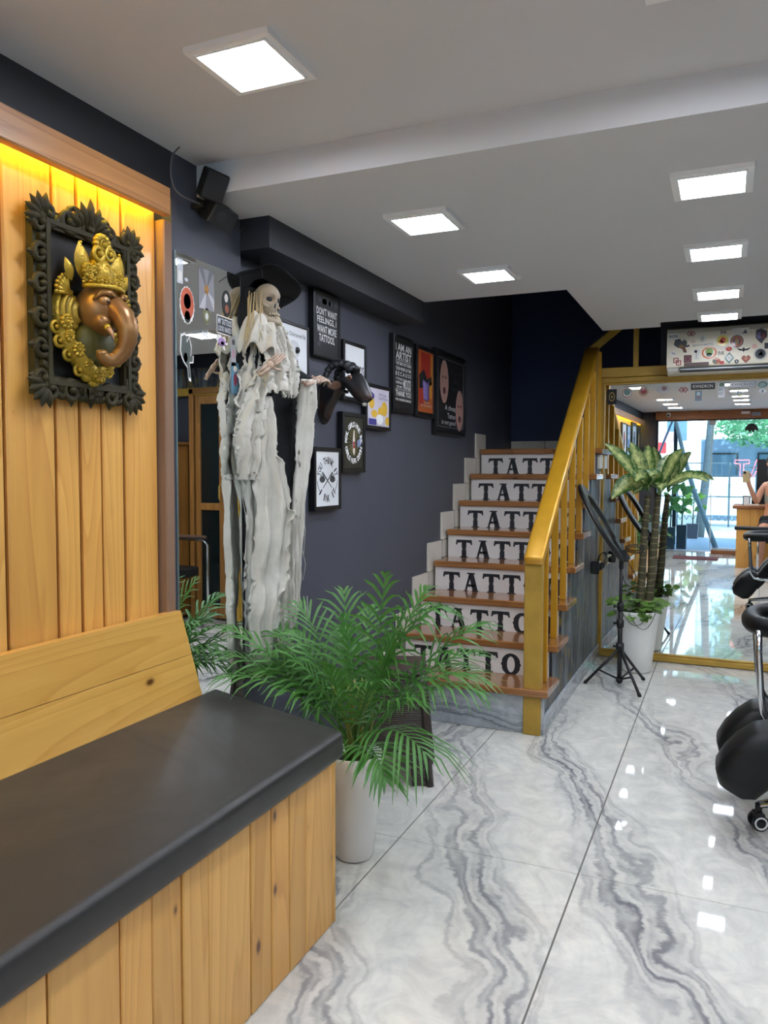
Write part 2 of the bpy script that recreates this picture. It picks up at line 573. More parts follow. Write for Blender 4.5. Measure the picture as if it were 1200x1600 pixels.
struct('wall_left', MB().box(-1.9, XW, YF - .1, 6.3, -.1, 3.4), WALL)
struct('wall_right', MB().box(1.95, 2.2, YF - .1, 6.3, -.1, 3.4), WALL)
struct('wall_back', MB().box(-1.7, 2.0, 6.15, 6.4, -.1, 3.4), WALL_NAVY)
struct('trim_1', MB().box(XW - .01, XP, 1.945, 2.31, 0, ZC1 + .02), WALL, 'slate grey pier carrying the tall mirror')
struct('trim_2', MB().box(XW - .01, XP, YF, 1.945, 2.062, ZC1 + .02), BAND, 'charcoal band between planks and ceiling')
struct('trim_3', MB().box(XW - .01, -1.43, 2.31, 3.79, 2.0, ZC2 + .05), BAND, 'charcoal boxed soffit along the picture wall')
struct('ceiling', MB().box(-1.7, 2.0, YF, YB + .05, ZC1, 2.4), CEIL)
lo = MB().box(-1.6, 2.0, YB, 3.79, ZC2, 2.32).box(-.717, 2.0, 3.79, 4.82, ZC2, 2.32).box(-.717, -.385, 4.82, 4.97, ZC2, 2.32)
struct('ceiling', lo, CEIL)
struct('ceiling', MB().box(-1.9, 2.2, YF - .2, 6.4, 3.35, 3.5), WALL_NAVY, 'unseen dark roof slab closing the stairwell')  # unseen slab, added to keep the sun out of the open stairwell
struct('wall_back_upper', MB().box(-.42, 2.0, 5.475, 5.56, 1.86, 3.4), mat('bulkhead_paint', '#31343c', .6))
struct('wall_back_lower', MB().box(-.775, 2.0, 5.49, 5.56, 0, 1.88), mat('bulkhead_paint', '#31343c', .6))

# ------------------------------------------------------------------ ceiling lights
DIFF = mat('led_diffuser', '#eaf1ff', .5, var=0.0, emit=PANEL_W)
def panel_mesh(s):
    fr = MB().ring(rect(s, s), rect(s * .84, s * .84), -.013, 0)
    fr.ring(rect(s * .86, s * .86), rect(s * .80, s * .80), -.017, -.004)
    df = MB().prism(rect(s * .81, s * .81), -.0145, -.006)
    return fr.mesh('panel_frame', WHITEP), df.mesh('diffuser', DIFF)
pf, pd = panel_mesh(.222)
ORD = ['first', 'second', 'third', 'fourth', 'fifth', 'sixth', 'seventh', 'eighth', 'ninth']
rows = {'left': (-.965, [-1.42, -.75, 0.0, 1.6, 2.563, 3.345]),
        'middle': (-.062, [-1.12, -.45, .12, .86, 1.6, 2.55, 3.33, 4.11, 4.70]),
        'right': (.83, [-.75, .12, .86, 1.6, 2.55, 3.33, 4.11, 4.70])}
for rn, (lx, ys) in rows.items():
    for q, ly in enumerate(ys):
        zz = ZC1 if ly < YB else ZC2
        xx = lx - (.07 if rn == 'left' and ly == 1.6 else 0)
        t = thing('ceiling_light', 'square white LED ceiling panel, %s from the shop front in the %s row' % (ORD[q], rn), 'ceiling light', (xx, ly, zz), 0, 'square ceiling panels')
        link('panel_frame', pf, t, False)
        link('diffuser', pd, t, False)

# ------------------------------------------------------------------ planked wall with hidden yellow light strip
panel = thing('wood_panelling', 'pine plank wall panelling with glowing yellow strip behind the bench', 'panelling', (XW, 0, 0))
seams = [1.90, 1.757, 1.668, 1.59, 1.508, 1.352]
rnd = random.Random(3)
while seams[-1] > -2.25: seams.append(seams[-1] - rnd.choice([.085, .1, .14, .16, .12]))
for a, b in zip(seams[1:], seams[:-1]):
    MB().box(XW, -1.565 + rnd.uniform(-.002, .002), a + .005, b - .005, .40, 2.062, .004).build('plank', WD_PANEL, panel)
MB().box(XW, -1.576, seams[-1], 1.9, .40, 2.06).build('groove_backing', mat('groove_dark', '#7a4a1e', .8), panel, label='dark grooves between the planks')
MB().box(XW, -1.54, 1.903, 1.943, .40, 1.99, .004).build('end_post', mat('end_post_brown', '#8a6a52', .6, var=.15), panel)
MB().box(-1.527, -1.497, seams[-1], 1.885, 1.987, 2.066, .004).box(XW, -1.5, seams[-1], 1.885, 2.05, 2.066).build('pelmet', WD_PELMET, panel, label='brown pine board hiding the light strip')
k = NT('yellow_strip')
k.b.inputs['Emission Color'].default_value = (1, .86, .07, 1)
k.b.inputs['Emission Strength'].default_value = STRIP_W
k.l(k.mix(k.noise(k.coords(), 4), C('#ffd34a'), C('#ffe27a')), k.b.inputs['Base Color'])
MB().box(-1.552, -1.536, seams[-1] + .02, 1.87, 2.036, 2.044).build('light_strip', k.m, panel, label='glowing yellow light strip')

# ------------------------------------------------------------------ bench
bench = thing('bench', 'built-in pine plank bench with black padded seat and leaning backrest', 'bench', (-1.25, .8, 0))
bs = [1.88, 1.729, 1.648, 1.565, 1.478, 1.317, 1.232, 1.144, 1.059, .897, .78]
while bs[-1] > -.36: bs.append(bs[-1] - rnd.choice([.09, .12, .16]))
bs[-1] = -.44
for a, b in zip(bs[1:], bs[:-1]):
    MB().box(-.99, -.97 + rnd.uniform(-.002, .002), a + .0018, b - .0018, .002, .478, .0025).build('plank', WD_BENCH, bench)
MB().prism([(-.986, 1.872), (-.986, -.43), (-1.54, -.43), (-1.54, 2.06)], .003, .475).build('carcass', mat('bench_core', '#6d4319', .8), bench)
e0, e1 = Vector((-.972, 1.884, 0)), Vector((-1.54, 2.072, 0))
for q in range(5):           # boards of the slanting end
    a, b = e0.lerp(e1, q / 5 + .004), e0.lerp(e1, (q + 1) / 5 - .004)
    nn = Vector((.31, .95, 0)).normalized() * .012
    MB().prism([(a.x, a.y), (a.x + nn.x, a.y + nn.y), (b.x + nn.x, b.y + nn.y), (b.x, b.y)], .002, .478).build('plank', WD_BENCH, bench)
bm = bmesh.new()
poly = [(-.928, 1.872), (-1.50, 2.085), (-1.50, -.47), (-.928, -.47)]
vb = [bm.verts.new((p[0], p[1], .478)) for p in poly]
vt = [bm.verts.new((p[0], p[1], .553)) for p in poly]
bm.faces.new(vb[::-1]); bm.faces.new(vt)
for i in range(4): bm.faces.new((vb[i], vb[(i + 1) % 4], vt[(i + 1) % 4], vt[i]))
bmesh.ops.recalc_face_normals(bm, faces=bm.faces[:])
bmesh.ops.bevel(bm, geom=bm.edges[:], offset=.021, segments=4, affect='EDGES', profile=.55)
cu_ = MB().bm(bm, True)
CUSH = NT('seat_leatherette')
v = CUSH.coords()
CUSH.l(CUSH.mix(CUSH.noise(v, 3, 3), C('#222120'), C('#34322f')), CUSH.b.inputs['Base Color'])
CUSH.l(CUSH.ramp(CUSH.noise(v, 2.2, 4, .6, 1.0), [(.3, .36), (.7, .55)]), CUSH.b.inputs['Roughness'])
CUSH.bump(CUSH.math('ADD', CUSH.noise(v, 2.0, 3, .45, .4), CUSH.math('MULTIPLY', CUSH.noise(v, 240, 2), .035)), .35, .02)
cu_.build('seat_cushion', CUSH.m, bench)
for z0, z1 in ((.548, .682), (.684, .822)):
    def bx(z): return -1.49 - (z - .55) / .27 * .035
    def yy(z): return 2.0 - (z - .55) / .27 * .055
    c8 = []
    for z in (z0, z1):
        for xo in (0, -.028):
            c8 += [(bx(z) + xo, -.47, z), (bx(z) + xo, yy(z), z)]
    MB().add(c8, [(0, 1, 5, 4), (2, 6, 7, 3), (0, 4, 6, 2), (1, 3, 7, 5), (4, 5, 7, 6), (0, 2, 3, 1)]).build('backrest_board', WD_BACK, bench)

# ------------------------------------------------------------------ tall pier mirror
pm = thing('wall_mirror', 'tall frameless mirror with stickers on the slate pier', 'mirror', (XP, 2.13, 0))
bm = bmesh.new()
bmesh.ops.create_cube(bm, size=1)
for q in bm.verts: q.co = Vector((XP + (.001 if q.co.x < 0 else .006), 1.957 if q.co.y < 0 else 2.298, .08 if q.co.z < 0 else 1.91))
MB().bm(bm).build('mirror_glass', MIRROR, pm)
MB().box(XP + .0005, XP + .004, 1.953, 1.9585, .078, 1.912).box(XP + .0005, XP + .004, 2.2965, 2.302, .078, 1.912).build('ground_edge', mat('mirror_edge', '#6d7c7c', .3, .3), pm)
# ================================================================== staircase
NS, RISE, GO, Y1, Z1 = 8, .168, .231, 3.62, .225
XL, XR = -1.563, -.745
st = thing('staircase', 'wooden staircase with white risers lettered TATTOO', 'staircase', (-1.15, 3.7, 0))
RISER = mat('riser_white_board', '#e6dfda', .3, var=.05, vs=8, coat=.3)
SKT = mat('skirting_marble', '#d9d2c4', .35, var=.12, vs=9)
# marble base riser, one slab
MB().box(XL, -.79, Y1 + .045, Y1 + .07, 0, Z1 - .035, .002).build('base_riser', MARBLE_STEP, st, label='grey veined marble base riser')
# lettering: slab-serif wood type with a nick at the waist
def nick(x0, x1, y0, y1, wst):
    m = (y0 + y1) / 2; c0 = (x1 - x0) * wst
    return [(x0, y0), (x1, y0), (x1, m - .07), (x1 - c0, m - .035), (x1 + .02, m), (x1 - c0, m + .035), (x1, m + .07), (x1, y1), (x0, y1), (x0, m + .07), (x0 + c0, m + .035), (x0 - .02, m), (x0 + c0, m - .035), (x0, m - .07)]
def letter(mb, ch, cx, cy, w_, h_, M):
    def S(p): return [(cx + (a - .5) * w_, cy + (b - .5) * h_) for a, b in p]
    z0, z1 = 0, .0012
    if ch == 'T':
        mb.prism(S(nick(.36, .64, .1, .9, .22)), z0, z1, M)
        mb.prism(S([(.0, .74), (.07, .72), (.12, .82), (.36, .86), (.64, .86), (.88, .82), (.93, .72), (1, .74), (.96, 1), (.04, 1)]), z0, z1, M)
        mb.prism(S([(.22, 0), (.78, 0), (.76, .07), (.64, .11), (.36, .11), (.24, .07)]), z0, z1, M)
    elif ch == 'A':
        mb.prism(S([(.12, .08), (.24, .08), (.50, .88), (.36, .9)]), z0, z1, M)
        mb.prism(S([(.58, .08), (.9, .08), (.64, .95), (.36, .95)]), z0, z1, M)
        mb.prism(S([(.26, .30), (.45, .26), (.48, .34), (.51, .26), (.7, .30), (.7, .40), (.3, .40)]), z0, z1, M)
        mb.prism(S([(0, 0), (.36, 0), (.33, .08), (.03, .08)]), z0, z1, M)
        mb.prism(S([(.48, 0), (1, 0), (.97, .08), (.52, .08)]), z0, z1, M)
        mb.prism(S([(.22, .93), (.74, .93), (.70, 1), (.26, 1)]), z0, z1, M)
    else:
        o, i = [], []
        for q in range(32):
            a = 2 * math.pi * q / 32
            kk = 1 + (.05 if q in (0, 16) else (-.06 if q in (1, 31, 15, 17) else 0))
            o.append((cx + .5 * w_ * math.cos(a) * kk, cy + .5 * h_ * math.sin(a)))
            i.append((cx + .2 * w_ * math.cos(a), cy + .36 * h_ * math.sin(a)))
        mb.ring(o, i, z0, z1, M)
for n in range(1, NS + 1):
    zt, yn = Z1 + RISE * (n - 1), Y1 + GO * (n - 1)
    MB().box(XL, XR, yn, yn + GO + .05, zt - .035, zt, .005).build('tread', WD_TREAD, st)
    if n < NS:
        r = MB().box(XL + .004, -.795, yn + GO + .018, yn + GO + .036, zt, zt + RISE - .035).build('riser', RISER, st)
        lm = MB()
        for q, ch in enumerate('TATTOO'):
            letter(lm, ch, XL + .105 + q * .1185, zt + .0495, .1 if ch != 'T' else .104, .112, FY(0, yn + GO + .018, 0))
        lm.build('lettering', mat('wood_type_black', '#24242a', .5, var=.1), r, label='black slab-serif word TATTOO')
    # stepped marble skirting on the wall, one upright tile and one flat tile per step
    y0 = yn - .06
    MB().box(XW, XW + .012, y0, y0 + GO - .002, zt - .06, zt + .105, .002).build('skirting_tile', SKT, st)
    MB().box(XW, XW + .010, y0 + .03, y0 + GO + .12, zt - RISE, zt - .062).build('skirting_tile', SKT, st)
zl = Z1 + RISE * (NS - 1)
MB().box(-1.585, -.79, Y1 + GO * NS + .0, 6.15, zl - .05, zl - .002).build('landing', WD_TREAD, st)
for q in range(3):
    MB().box(-1.58 + q * .27, -1.315 + q * .27, 6.138, 6.15, zl, zl + .085, .002).build('skirting_tile', SKT, st)
MB().box(-.785, -.77, 5.3, 5.44, 1.27, zl - .04).build('landing_end_tile', SKT, st)
# solid flank under the treads, painted and gilded
pts = [(Y1 + .075, .0)]
for n in range(1, NS + 1):
    pts += [(Y1 + .06 + GO * (n - 1), Z1 - .036 + RISE * (n - 1)), (Y1 + .06 + GO * n, Z1 - .036 + RISE * (n - 1))]
pts += [(5.44, zl - .04), (5.44, 0)]
fl = MB().prism([(p[0], p[1]) for p in pts], 0, .02, Matrix(((0, 0, 1, -.805), (1, 0, 0, 0), (0, 1, 0, 0), (0, 0, 0, 1))))
fl.build('flank_wall', PATINA, st, label='slate flank wall streaked with gold leaf')
for q in range(4):
    MB().box(-.785, -.773, 3.69 + q * .44, min(3.69 + (q + 1) * .44 - .002, 5.43), 0, .085, .002).build('base_tile', MARBLE_STEP, st)
MB().box(-.80, -.773, 3.665, 3.69, 0, .19, .002).build('corner_tile', MARBLE_STEP, st)

# ------------------------------------------------------------------ golden railing
rl = thing('stair_railing', 'golden painted stair railing with newel post and balusters', 'railing', (-.82, 3.7, 0))
MB().box(-.868, -.785, 3.648, 3.70, 0, .83, .004).build('newel_post', GOLDD, rl)
def bar(a, b, wx, wz, mb=None, bev=.006):
    a, b = Vector(a), Vector(b)
    L = (b - a).length
    M = frame_dir(a, b - a, (0, 0, 1))
    return (mb or MB()).box(-wx / 2, wx / 2, -wz / 2, wz / 2, 0, L, bev, M)
ra, rb = Vector((-.818, 3.615, .83)), Vector((-.845, 5.40, 2.055))
bar(ra, rb, .092, .05, bev=.014).build('handrail', GOLDW, rl)
for n in range(1, NS + 1):
    yb = Y1 + GO * (n - 1) + .175
    zt = Z1 + RISE * (n - 1)
    zr = ra.z + (rb.z - ra.z) * (yb - ra.y) / (rb.y - ra.y)
    MB().box(-.818, -.785, yb - .012, yb + .012, zt, zr - .02, .003).build('baluster', GOLDW, rl)
MB().box(-.895, -.80, 5.385, 5.43, zl - .05, 2.03, .004).build('top_post', GOLDD, rl)
bar((-.85, 5.41, 2.06), (-.42, 5.62, 2.46), .05, .05).build('handrail', GOLDD, rl, label='upper handrail turning right above the mirror')
MB().box(-.59, -.556, 5.45, 5.48, 1.93, 2.36, .003).build('upper_post', GOLDD, rl)

# ------------------------------------------------------------------ big mirror in its gold frame
bmr = thing('framed_mirror', 'wide floor-standing mirror in gold wooden frame behind the potted plant', 'mirror', (-.1, 5.444, 0), 0)
X0, X1, ZT, ZB = -.80, .60, 1.872, .004
g = MB()
for (a, b, c, d, t) in ((X0, X0 + .022, ZB, ZT, .028), (X1 - .03, X1, ZB, ZT, .028), (X0, X1, ZB, ZB + .036, .03), (X0, X1, ZT - .034, ZT, .028)):
    g.box(a, b, c, d, -.012, t, .004, MR(0, 0))
for (a, b, c, d, t) in ((X0 + .022, X0 + .036, ZB + .03, ZT - .03, .018), (X1 - .045, X1 - .03, ZB + .03, ZT - .03, .018), (X0 + .02, X1 - .03, ZB + .036, ZB + .048, .018), (X0 + .02, X1 - .03, ZT - .047, ZT - .034, .018)):
    g.box(a, b, c, d, -.012, t, .003, MR(0, 0))
g.build('mirror_frame', GOLDD, bmr)
MB().box(X0 + .01, X1 - .01, ZB + .02, ZT - .02, -.01, 0, 0, MR(0, 0)).build('mirror_glass', MIRROR, bmr)
MB().box(-.80, 1.95, 5.425, 5.474, ZT + .002, ZT + .066, .004).build('cross_beam', GOLDD, rl, label='gold painted beam above the big mirror')
# ================================================================== framed prints on the picture wall
def ink(hexc, emit=0): return mat('ink_' + hexc.strip('#'), hexc, .55, var=.06, coat=.2)
def picture(label, y0, y1, z0, z1, fw_, paper, draw, depth=.03, X=XW, frame=None, group='framed prints on the slate wall'):
    cy, cz, w_, h_ = (y0 + y1) / 2, (z0 + z1) / 2, y1 - y0, z1 - z0
    t = thing('framed_print', label, 'picture', (X, cy, cz), 0, group)
    M = FX(X, cy, cz)
    f = MB()
    for (a, b, c, d) in ((-w_ / 2, -w_ / 2 + fw_, -h_ / 2, h_ / 2), (w_ / 2 - fw_, w_ / 2, -h_ / 2, h_ / 2), (-w_ / 2 + fw_, w_ / 2 - fw_, -h_ / 2, -h_ / 2 + fw_), (-w_ / 2 + fw_, w_ / 2 - fw_, h_ / 2 - fw_, h_ / 2)):
        f.box(a, b, c, d, .001, depth, .002, M)
    f.build('frame', frame or BLACK, t)
    p = MB().box(-w_ / 2 + fw_ * .8, w_ / 2 - fw_ * .8, -h_ / 2 + fw_ * .8, h_ / 2 - fw_ * .8, .002, depth - .005, 0, M).build('print', paper, t)
    if draw: draw(p, FX(X + depth - .0048, cy, cz), w_ - 2 * fw_, h_ - 2 * fw_)
    return t
def part(mb, name, m, p, label=None): return mb.build(name, m, p, label=label)
INK_G = lambda: ink('#8b9097')

def d_easily(p, M, w_, h_):
    t = MB(); text(t, 'Easily Distracted By', 0, h_ * .33, w_ * .9, h_ * .10, .0006, M, 0); text(t, 'And Tattoos', .02, -h_ * .38, w_ * .55, h_ * .08, .0006, M, 0)
    part(t, 'lettering', INKB, p)
    s = MB(); s.prism(circ(w_ * .22, 20, 0, h_ * .06, h_ * .17), 0, .0006, M); s.prism(rect(w_ * .2, h_ * .12, .01, -h_ * .16), 0, .0006, M)
    sk = part(s, 'skull_drawing', ink('#c9cbcc'), p)
    e = MB()
    for q in (-.1, .1): e.prism(circ(w_ * .06, 12, w_ * q, h_ * .02, h_ * .04), .0006, .001, M)
    e.prism([(0, -h_ * .03), (.006, -h_ * .08), (-.006, -h_ * .08)], .0006, .001, M)
    e.prism(circ(w_ * .09, 12, w_ * .13, h_ * .06, h_ * .06), .0006, .001, M)
    for q in range(5): e.prism(rect(w_ * .02, h_ * .05, w_ * (-.06 + q * .035) + .01, -h_ * .17), .0006, .001, M)
    e.prism(circ(w_ * .05, 10, -w_ * .2, -h_ * .25, h_ * .05), .0006, .001, M)
    part(e, 'shading', INKB, sk)
picture('white print with skull drawing, half hidden behind the skeleton figure', 2.585, 2.812, 1.598, 1.824, .012, PRINT_WHT, d_easily)

def d_dont(p, M, w_, h_):
    t = MB()
    for i, (s, ww) in enumerate((("DON'T WANT", .86), ('FEELINGS, I', .8), ('WANT MORE', .82), ('TATTOOS.', .66))):
        text(t, s, 0, h_ * (.22 - i * .148), w_ * ww, h_ * .128, .0006, M, .014)
    part(t, 'lettering', INKW, p)
    g = MB()
    for q in range(9): g.prism(circ(w_ * random.uniform(.05, .14), 9, random.uniform(-.4, .4) * w_, h_ * random.choice([.4, .36, -.4, -.34]), h_ * random.uniform(.03, .07)), 0, .0004, M)
    part(g, 'background_shapes', ink('#3a3d45'), p)
picture("black print reading DON'T WANT FEELINGS, I WANT MORE TATTOOS", 2.853, 3.092, 1.722, 1.992, .013, PRINT_BLK, d_dont)

def d_tattoos2(p, M, w_, h_):
    t = MB(); text(t, 'TATTOOS', 0, h_ * .04, w_ * .94, h_ * .2, .0006, M, .02)
    part(t, 'lettering', INKB, p)
picture('white print reading TATTOOS behind the ram head', 3.124, 3.36, 1.565, 1.828, .016, PRINT_WHT, d_tattoos2)

def d_circle(p, M, w_, h_):
    t = MB()
    arc_text(t, 'REAL GIRLS HAVE INK', 0, 0, w_ * .40, math.pi / 2, .165, w_ * .12, .0008, M, .03, h_ * .36)
    arc_text(t, 'GIRLS NEAR DEATH', 0, 0, w_ * .40, -math.pi / 2, .165, w_ * .12, .0008, M, .03, h_ * .36, True)
    part(t, 'lettering', INKW, p)
    r_ = MB()
    for q in range(22):
        a = 2 * math.pi * q / 22
        r_.tube([(w_ * .08 * math.cos(a), h_ * .09 * math.sin(a), .0006), (w_ * .3 * math.cos(a), h_ * .28 * math.sin(a), .0006)], [.0006, .002], 4, M=M)
    part(r_, 'rays', ink('#9a8d55'), p)
    f = MB(); f.prism([(-w_ * .05, -h_ * .2), (0, -h_ * .25), (w_ * .05, -h_ * .2), (w_ * .06, h_ * .05), (w_ * .02, h_ * .24), (-w_ * .02, h_ * .24), (-w_ * .06, h_ * .05)], .001, .0016, M)
    fg = part(f, 'figure', ink('#d8cfc2'), p)
    f = MB().prism(rect(w_ * .1, h_ * .06, 0, -h_ * .08), .0016, .002, M).prism(circ(w_ * .05, 8, 0, -h_ * .01), .0016, .002, M)
    part(f, 'red_band', ink('#a93238'), fg)
    part(MB().prism([(w_ * .2, -h_ * .1), (w_ * .4, -h_ * .02), (w_ * .38, h_ * .12), (w_ * .18, .01)], .0002, .0005, M), 'painted_glare', ink('#7c8fc0'), p)  # reflected glare painted onto the print as a flat blue shape
picture('dark print with white ring of lettering and burst of rays', 3.112, 3.352, 1.243, 1.512, .02, ink('#26261a'), d_circle)

def d_think(p, M, w_, h_):
    t = MB()
    arc_text(t, 'YOU THINK IT', 0, 0, w_ * .39, math.pi / 2, .235, w_ * .14, .0006, M, .015, h_ * .34, wk=.6)
    arc_text(t, 'I INK IT', 0, 0, w_ * .40, -math.pi / 2, .24, w_ * .15, .0006, M, .015, h_ * .36, True, wk=.6)
    part(t, 'lettering', INKB, p)
    s = MB()
    for sg in (-1, 1):
        s.tube([(-sg * w_ * .2, -h_ * .17, .0006), (sg * w_ * .22, h_ * .12, .0006)], [.002, .005], 4, M=M, flat=.15)
        s.prism(circ(w_ * .12, 10, sg * w_ * .22, -h_ * .01, h_ * .06), 0, .0006, M)
        for q in range(3): s.tube([(sg * w_ * (.16 + .05 * q), h_ * .02, .0006), (sg * w_ * (.2 + .05 * q), h_ * (.12 - .02 * q), .0006)], [.004, .002], 4, M=M, flat=.15)
    part(s, 'crossed_machines', ink('#3c3e42'), p)
    a = MB()
    for sg in (0, 1):
        q = [(w_ * .44 * math.cos(a_), h_ * .34 * math.sin(a_), .0006) for a_ in [(-.1 - .8 * i / 8) if sg == 0 else (math.pi + .1 + .8 * i / 8) for i in range(9)]]
        a.tube(q, .0009, 4, M=M)
    part(a, 'arc_line', INKB, p)
picture('white print reading YOU THINK IT I INK IT with crossed machines', 2.853, 3.099, 1.083, 1.349, .018, PRINT_WHT, d_think)

def d_yellow(p, M, w_, h_):
    Y = ink('#e2b63a')
    s = MB()
    for (cx, cy, rx, ry) in ((-.3, .1, .12, .16), (.28, -.02, .14, .2), (-.18, -.18, .14, .1), (.08, -.14, .1, .16), (.42, -.34, .1, .12)):
        s.prism(circ(w_ * rx, 12, w_ * cx, h_ * cy, h_ * ry), 0, .0006, M)
    part(s, 'yellow_shapes', Y, p)
    s = MB().prism(circ(w_ * .12, 12, -w_ * .3, h_ * .28, h_ * .09), .0006, .001, M).prism(rect(w_ * .34, h_ * .16, -w_ * .26, -h_ * .4), .0006, .001, M)
    part(s, 'blue_shapes', ink('#3b3a86'), p)
    s = MB().prism(circ(w_ * .16, 12, w_ * .06, -h_ * .32, h_ * .14), .0006, .001, M)
    part(s, 'white_shape', INKW, p)
    t = MB(); text(t, "IT'S A", w_ * .2, h_ * .34, w_ * .34, h_ * .07, .0006, M, .01); text(t, 'TATTOO', w_ * .22, h_ * .24, w_ * .42, h_ * .07, .0006, M, .01)
    part(t, 'lettering', ink('#5a4a78'), p)
picture('pale lilac cartoon print with yellow shapes right of the ram head', 3.358, 3.654, 1.449, 1.665, .018, ink('#cfc8d6'), d_yellow)
picture('dark framed print half covered by the ragged white sleeve', 2.6, 2.823, 1.257, 1.5, .016, ink('#4a4738'), None)

def d_artist(p, M, w_, h_):
    t = MB()
    for (s, cx, cy, ww, hh) in (('I AM AN', 0, .385, .92, .105), ('ARTIST', 0, .265, .92, .115), ('THAT MAY NOT FINISH', 0, .15, .92, .05), ('YOUR WORK ON TIME', 0, .075, .92, .05), ('B E C A U S E', 0, .0, .92, .06),
                            ('IT TOTALLY', -.24, -.075, .4, .035), ('DEPENDS', -.24, -.13, .4, .035), ('ON MY', -.24, -.19, .34, .035), ('MOOD', .22, -.135, .46, .16), ('THANK YOU', 0, -.285, .92, .085), ('FOR UNDERSTANDING', 0, -.375, .92, .035)):
        text(t, s, w_ * cx, h_ * cy, w_ * ww, h_ * hh, .0006, M, .016)
    for cy in (.195, -.225): t.prism(rect(w_ * .92, h_ * .006, 0, h_ * cy), 0, .0006, M)
    part(t, 'lettering', INKW, p)
picture('tall black print beginning I AM AN ARTIST', 3.69, 3.966, 1.552, 1.947, .022, PRINT_BLK, d_artist)

def d_red(p, M, w_, h_):
    s = MB().prism(rect(w_ * .55, h_ * .5, 0, h_ * .22), 0, .0005, M).prism([(-w_ * .4, -h_ * .4), (-w_ * .1, -h_ * .4), (-w_ * .3, h_ * .1), (-w_ * .4, h_ * .1)], 0, .0005, M)
    part(s, 'red_field', ink('#a8281c'), p)
    s = MB().prism([(-w_ * .4, h_ * .1), (-w_ * .1, h_ * .2), (w_ * .1, h_ * .05), (w_ * .4, h_ * .12), (w_ * .4, -h_ * .02), (w_ * .1, -h_ * .1), (-w_ * .4, -h_ * .12)], .0006, .001, M)
    part(s, 'dark_field', INKB, p)
    s = MB()
    for q in range(4): s.tube([(w_ * (-.18 + .02 * q), -h_ * (.02 + q * .07), .0012), (w_ * .1, -h_ * (.06 + q * .07), .0012), (w_ * .22, -h_ * (.01 + q * .07), .0012)], w_ * .07, 6, M=M, flat=.1)
    part(s, 'gloved_hand', ink('#7d6aa8'), p)
    s = MB().prism([(w_ * .24, h_ * .0), (w_ * .42, h_ * .05), (w_ * .42, -h_ * .26), (w_ * .3, -h_ * .26)], .0006, .001, M).prism(rect(w_ * .08, h_ * .5, w_ * .42, h_ * .22), .0006, .001, M)
    part(s, 'yellow_field', ink('#d9962e'), p)
    s2 = MB(); text(s2, 'I AM A', w_ * .1, -h_ * .33, w_ * .4, h_ * .04, .001, M, .01); text(s2, 'TATTOO ARTIST', w_ * .05, -h_ * .39, w_ * .75, h_ * .04, .001, M, .01)
    part(s2, 'lettering', ink('#d7c9b2'), p)
picture('red, orange and purple print of a gloved hand at work', 4.007, 4.298, 1.553, 1.939, .024, ink('#b5561f'), d_red)

def d_cheap(p, M, w_, h_):
    for (cx, cy, nm) in ((-.25, .15, 'pale_face'), (.33, -.2, 'pale_face')):
        q = part(MB().prism(circ(w_ * .15, 22, w_ * cx, h_ * cy, h_ * .29), 0, .0006, M), nm, ink('#b08a80'), p)
        e = MB()
        for dx in (-.05, .05): e.prism(circ(w_ * .025, 8, w_ * (cx + dx), h_ * (cy + .06), h_ * .02), .0006, .001, M)
        e.prism(circ(w_ * .05, 10, w_ * cx, h_ * (cy - .12), h_ * .05), .0006, .001, M)
        part(e, 'face_shading', ink('#5c2f33'), q)
    t = MB()
    text(t, 'A cheap', -w_ * .02, -h_ * .2, w_ * .4, h_ * .09, .0006, M, 0); text(t, 'Tattoo', w_ * .02, -h_ * .3, w_ * .3, h_ * .07, .0006, M, 0); text(t, 'is not good', -w_ * .08, -h_ * .4, w_ * .5, h_ * .08, .0006, M, 0)
    part(t, 'lettering', ink('#c3c5cc'), p)
    t = MB(); text(t, 'A good', w_ * .18, h_ * .3, w_ * .34, h_ * .08, .0006, M, 0); text(t, 'Tattoo', w_ * .18, h_ * .2, w_ * .26, h_ * .07, .0006, M, 0); text(t, 'is not cheap', w_ * .2, h_ * .08, w_ * .36, h_ * .07, .0006, M, 0)
    part(t, 'lettering', ink('#4a4d58'), p)
    b = MB().ring(rect(w_ * .93, h_ * .92), rect(w_ * .918, h_ * .91), 0, .0006, M)
    part(b, 'border_line', ink('#8c8e95'), p)
picture('large dark print with two pale oval faces beside the stairs', 4.318, 4.876, 1.47, 1.962, .026, PRINT_BLK, d_cheap)

# prints further along the plank wall, seen in the big mirror
gp = 'framed prints on the plank wall'
def d_blob(c1, c2):
    def f(p, M, w_, h_):
        q = part(MB().prism(circ(w_ * .28, 14, 0, 0, h_ * .3), 0, .0006, M), 'figure', c1, p)
        part(MB().prism(circ(w_ * .12, 10, 0, h_ * .12, h_ * .1), .0006, .001, M), 'accent', c2, q)
    return f
XPL = -1.565
picture('white print with dark red figure on the plank wall by the shop front', -.70, -.32, 1.44, 1.93, .02, PRINT_WHT, d_blob(ink('#5a2a2a'), ink('#c8473a')), X=XPL, group=gp)
picture('blue and white print on the plank wall by the shop front', -1.08, -.76, 1.48, 1.92, .018, ink('#9db6d6'), d_blob(ink('#4d6ea8'), INKW), X=XPL, group=gp)
picture('black framed pale print on the plank wall by the shop front', -1.70, -1.24, 1.52, 1.99, .06, ink('#cfd8e4'), d_blob(INKB, ink('#8a8f99')), X=XPL, group=gp)
picture('narrow black and gold print on the plank wall by the shop front', -2.1, -1.84, 1.50, 1.97, .04, PRINT_BLK, d_blob(ink('#b08a3c'), ink('#d9b45a')), X=XPL, group=gp)

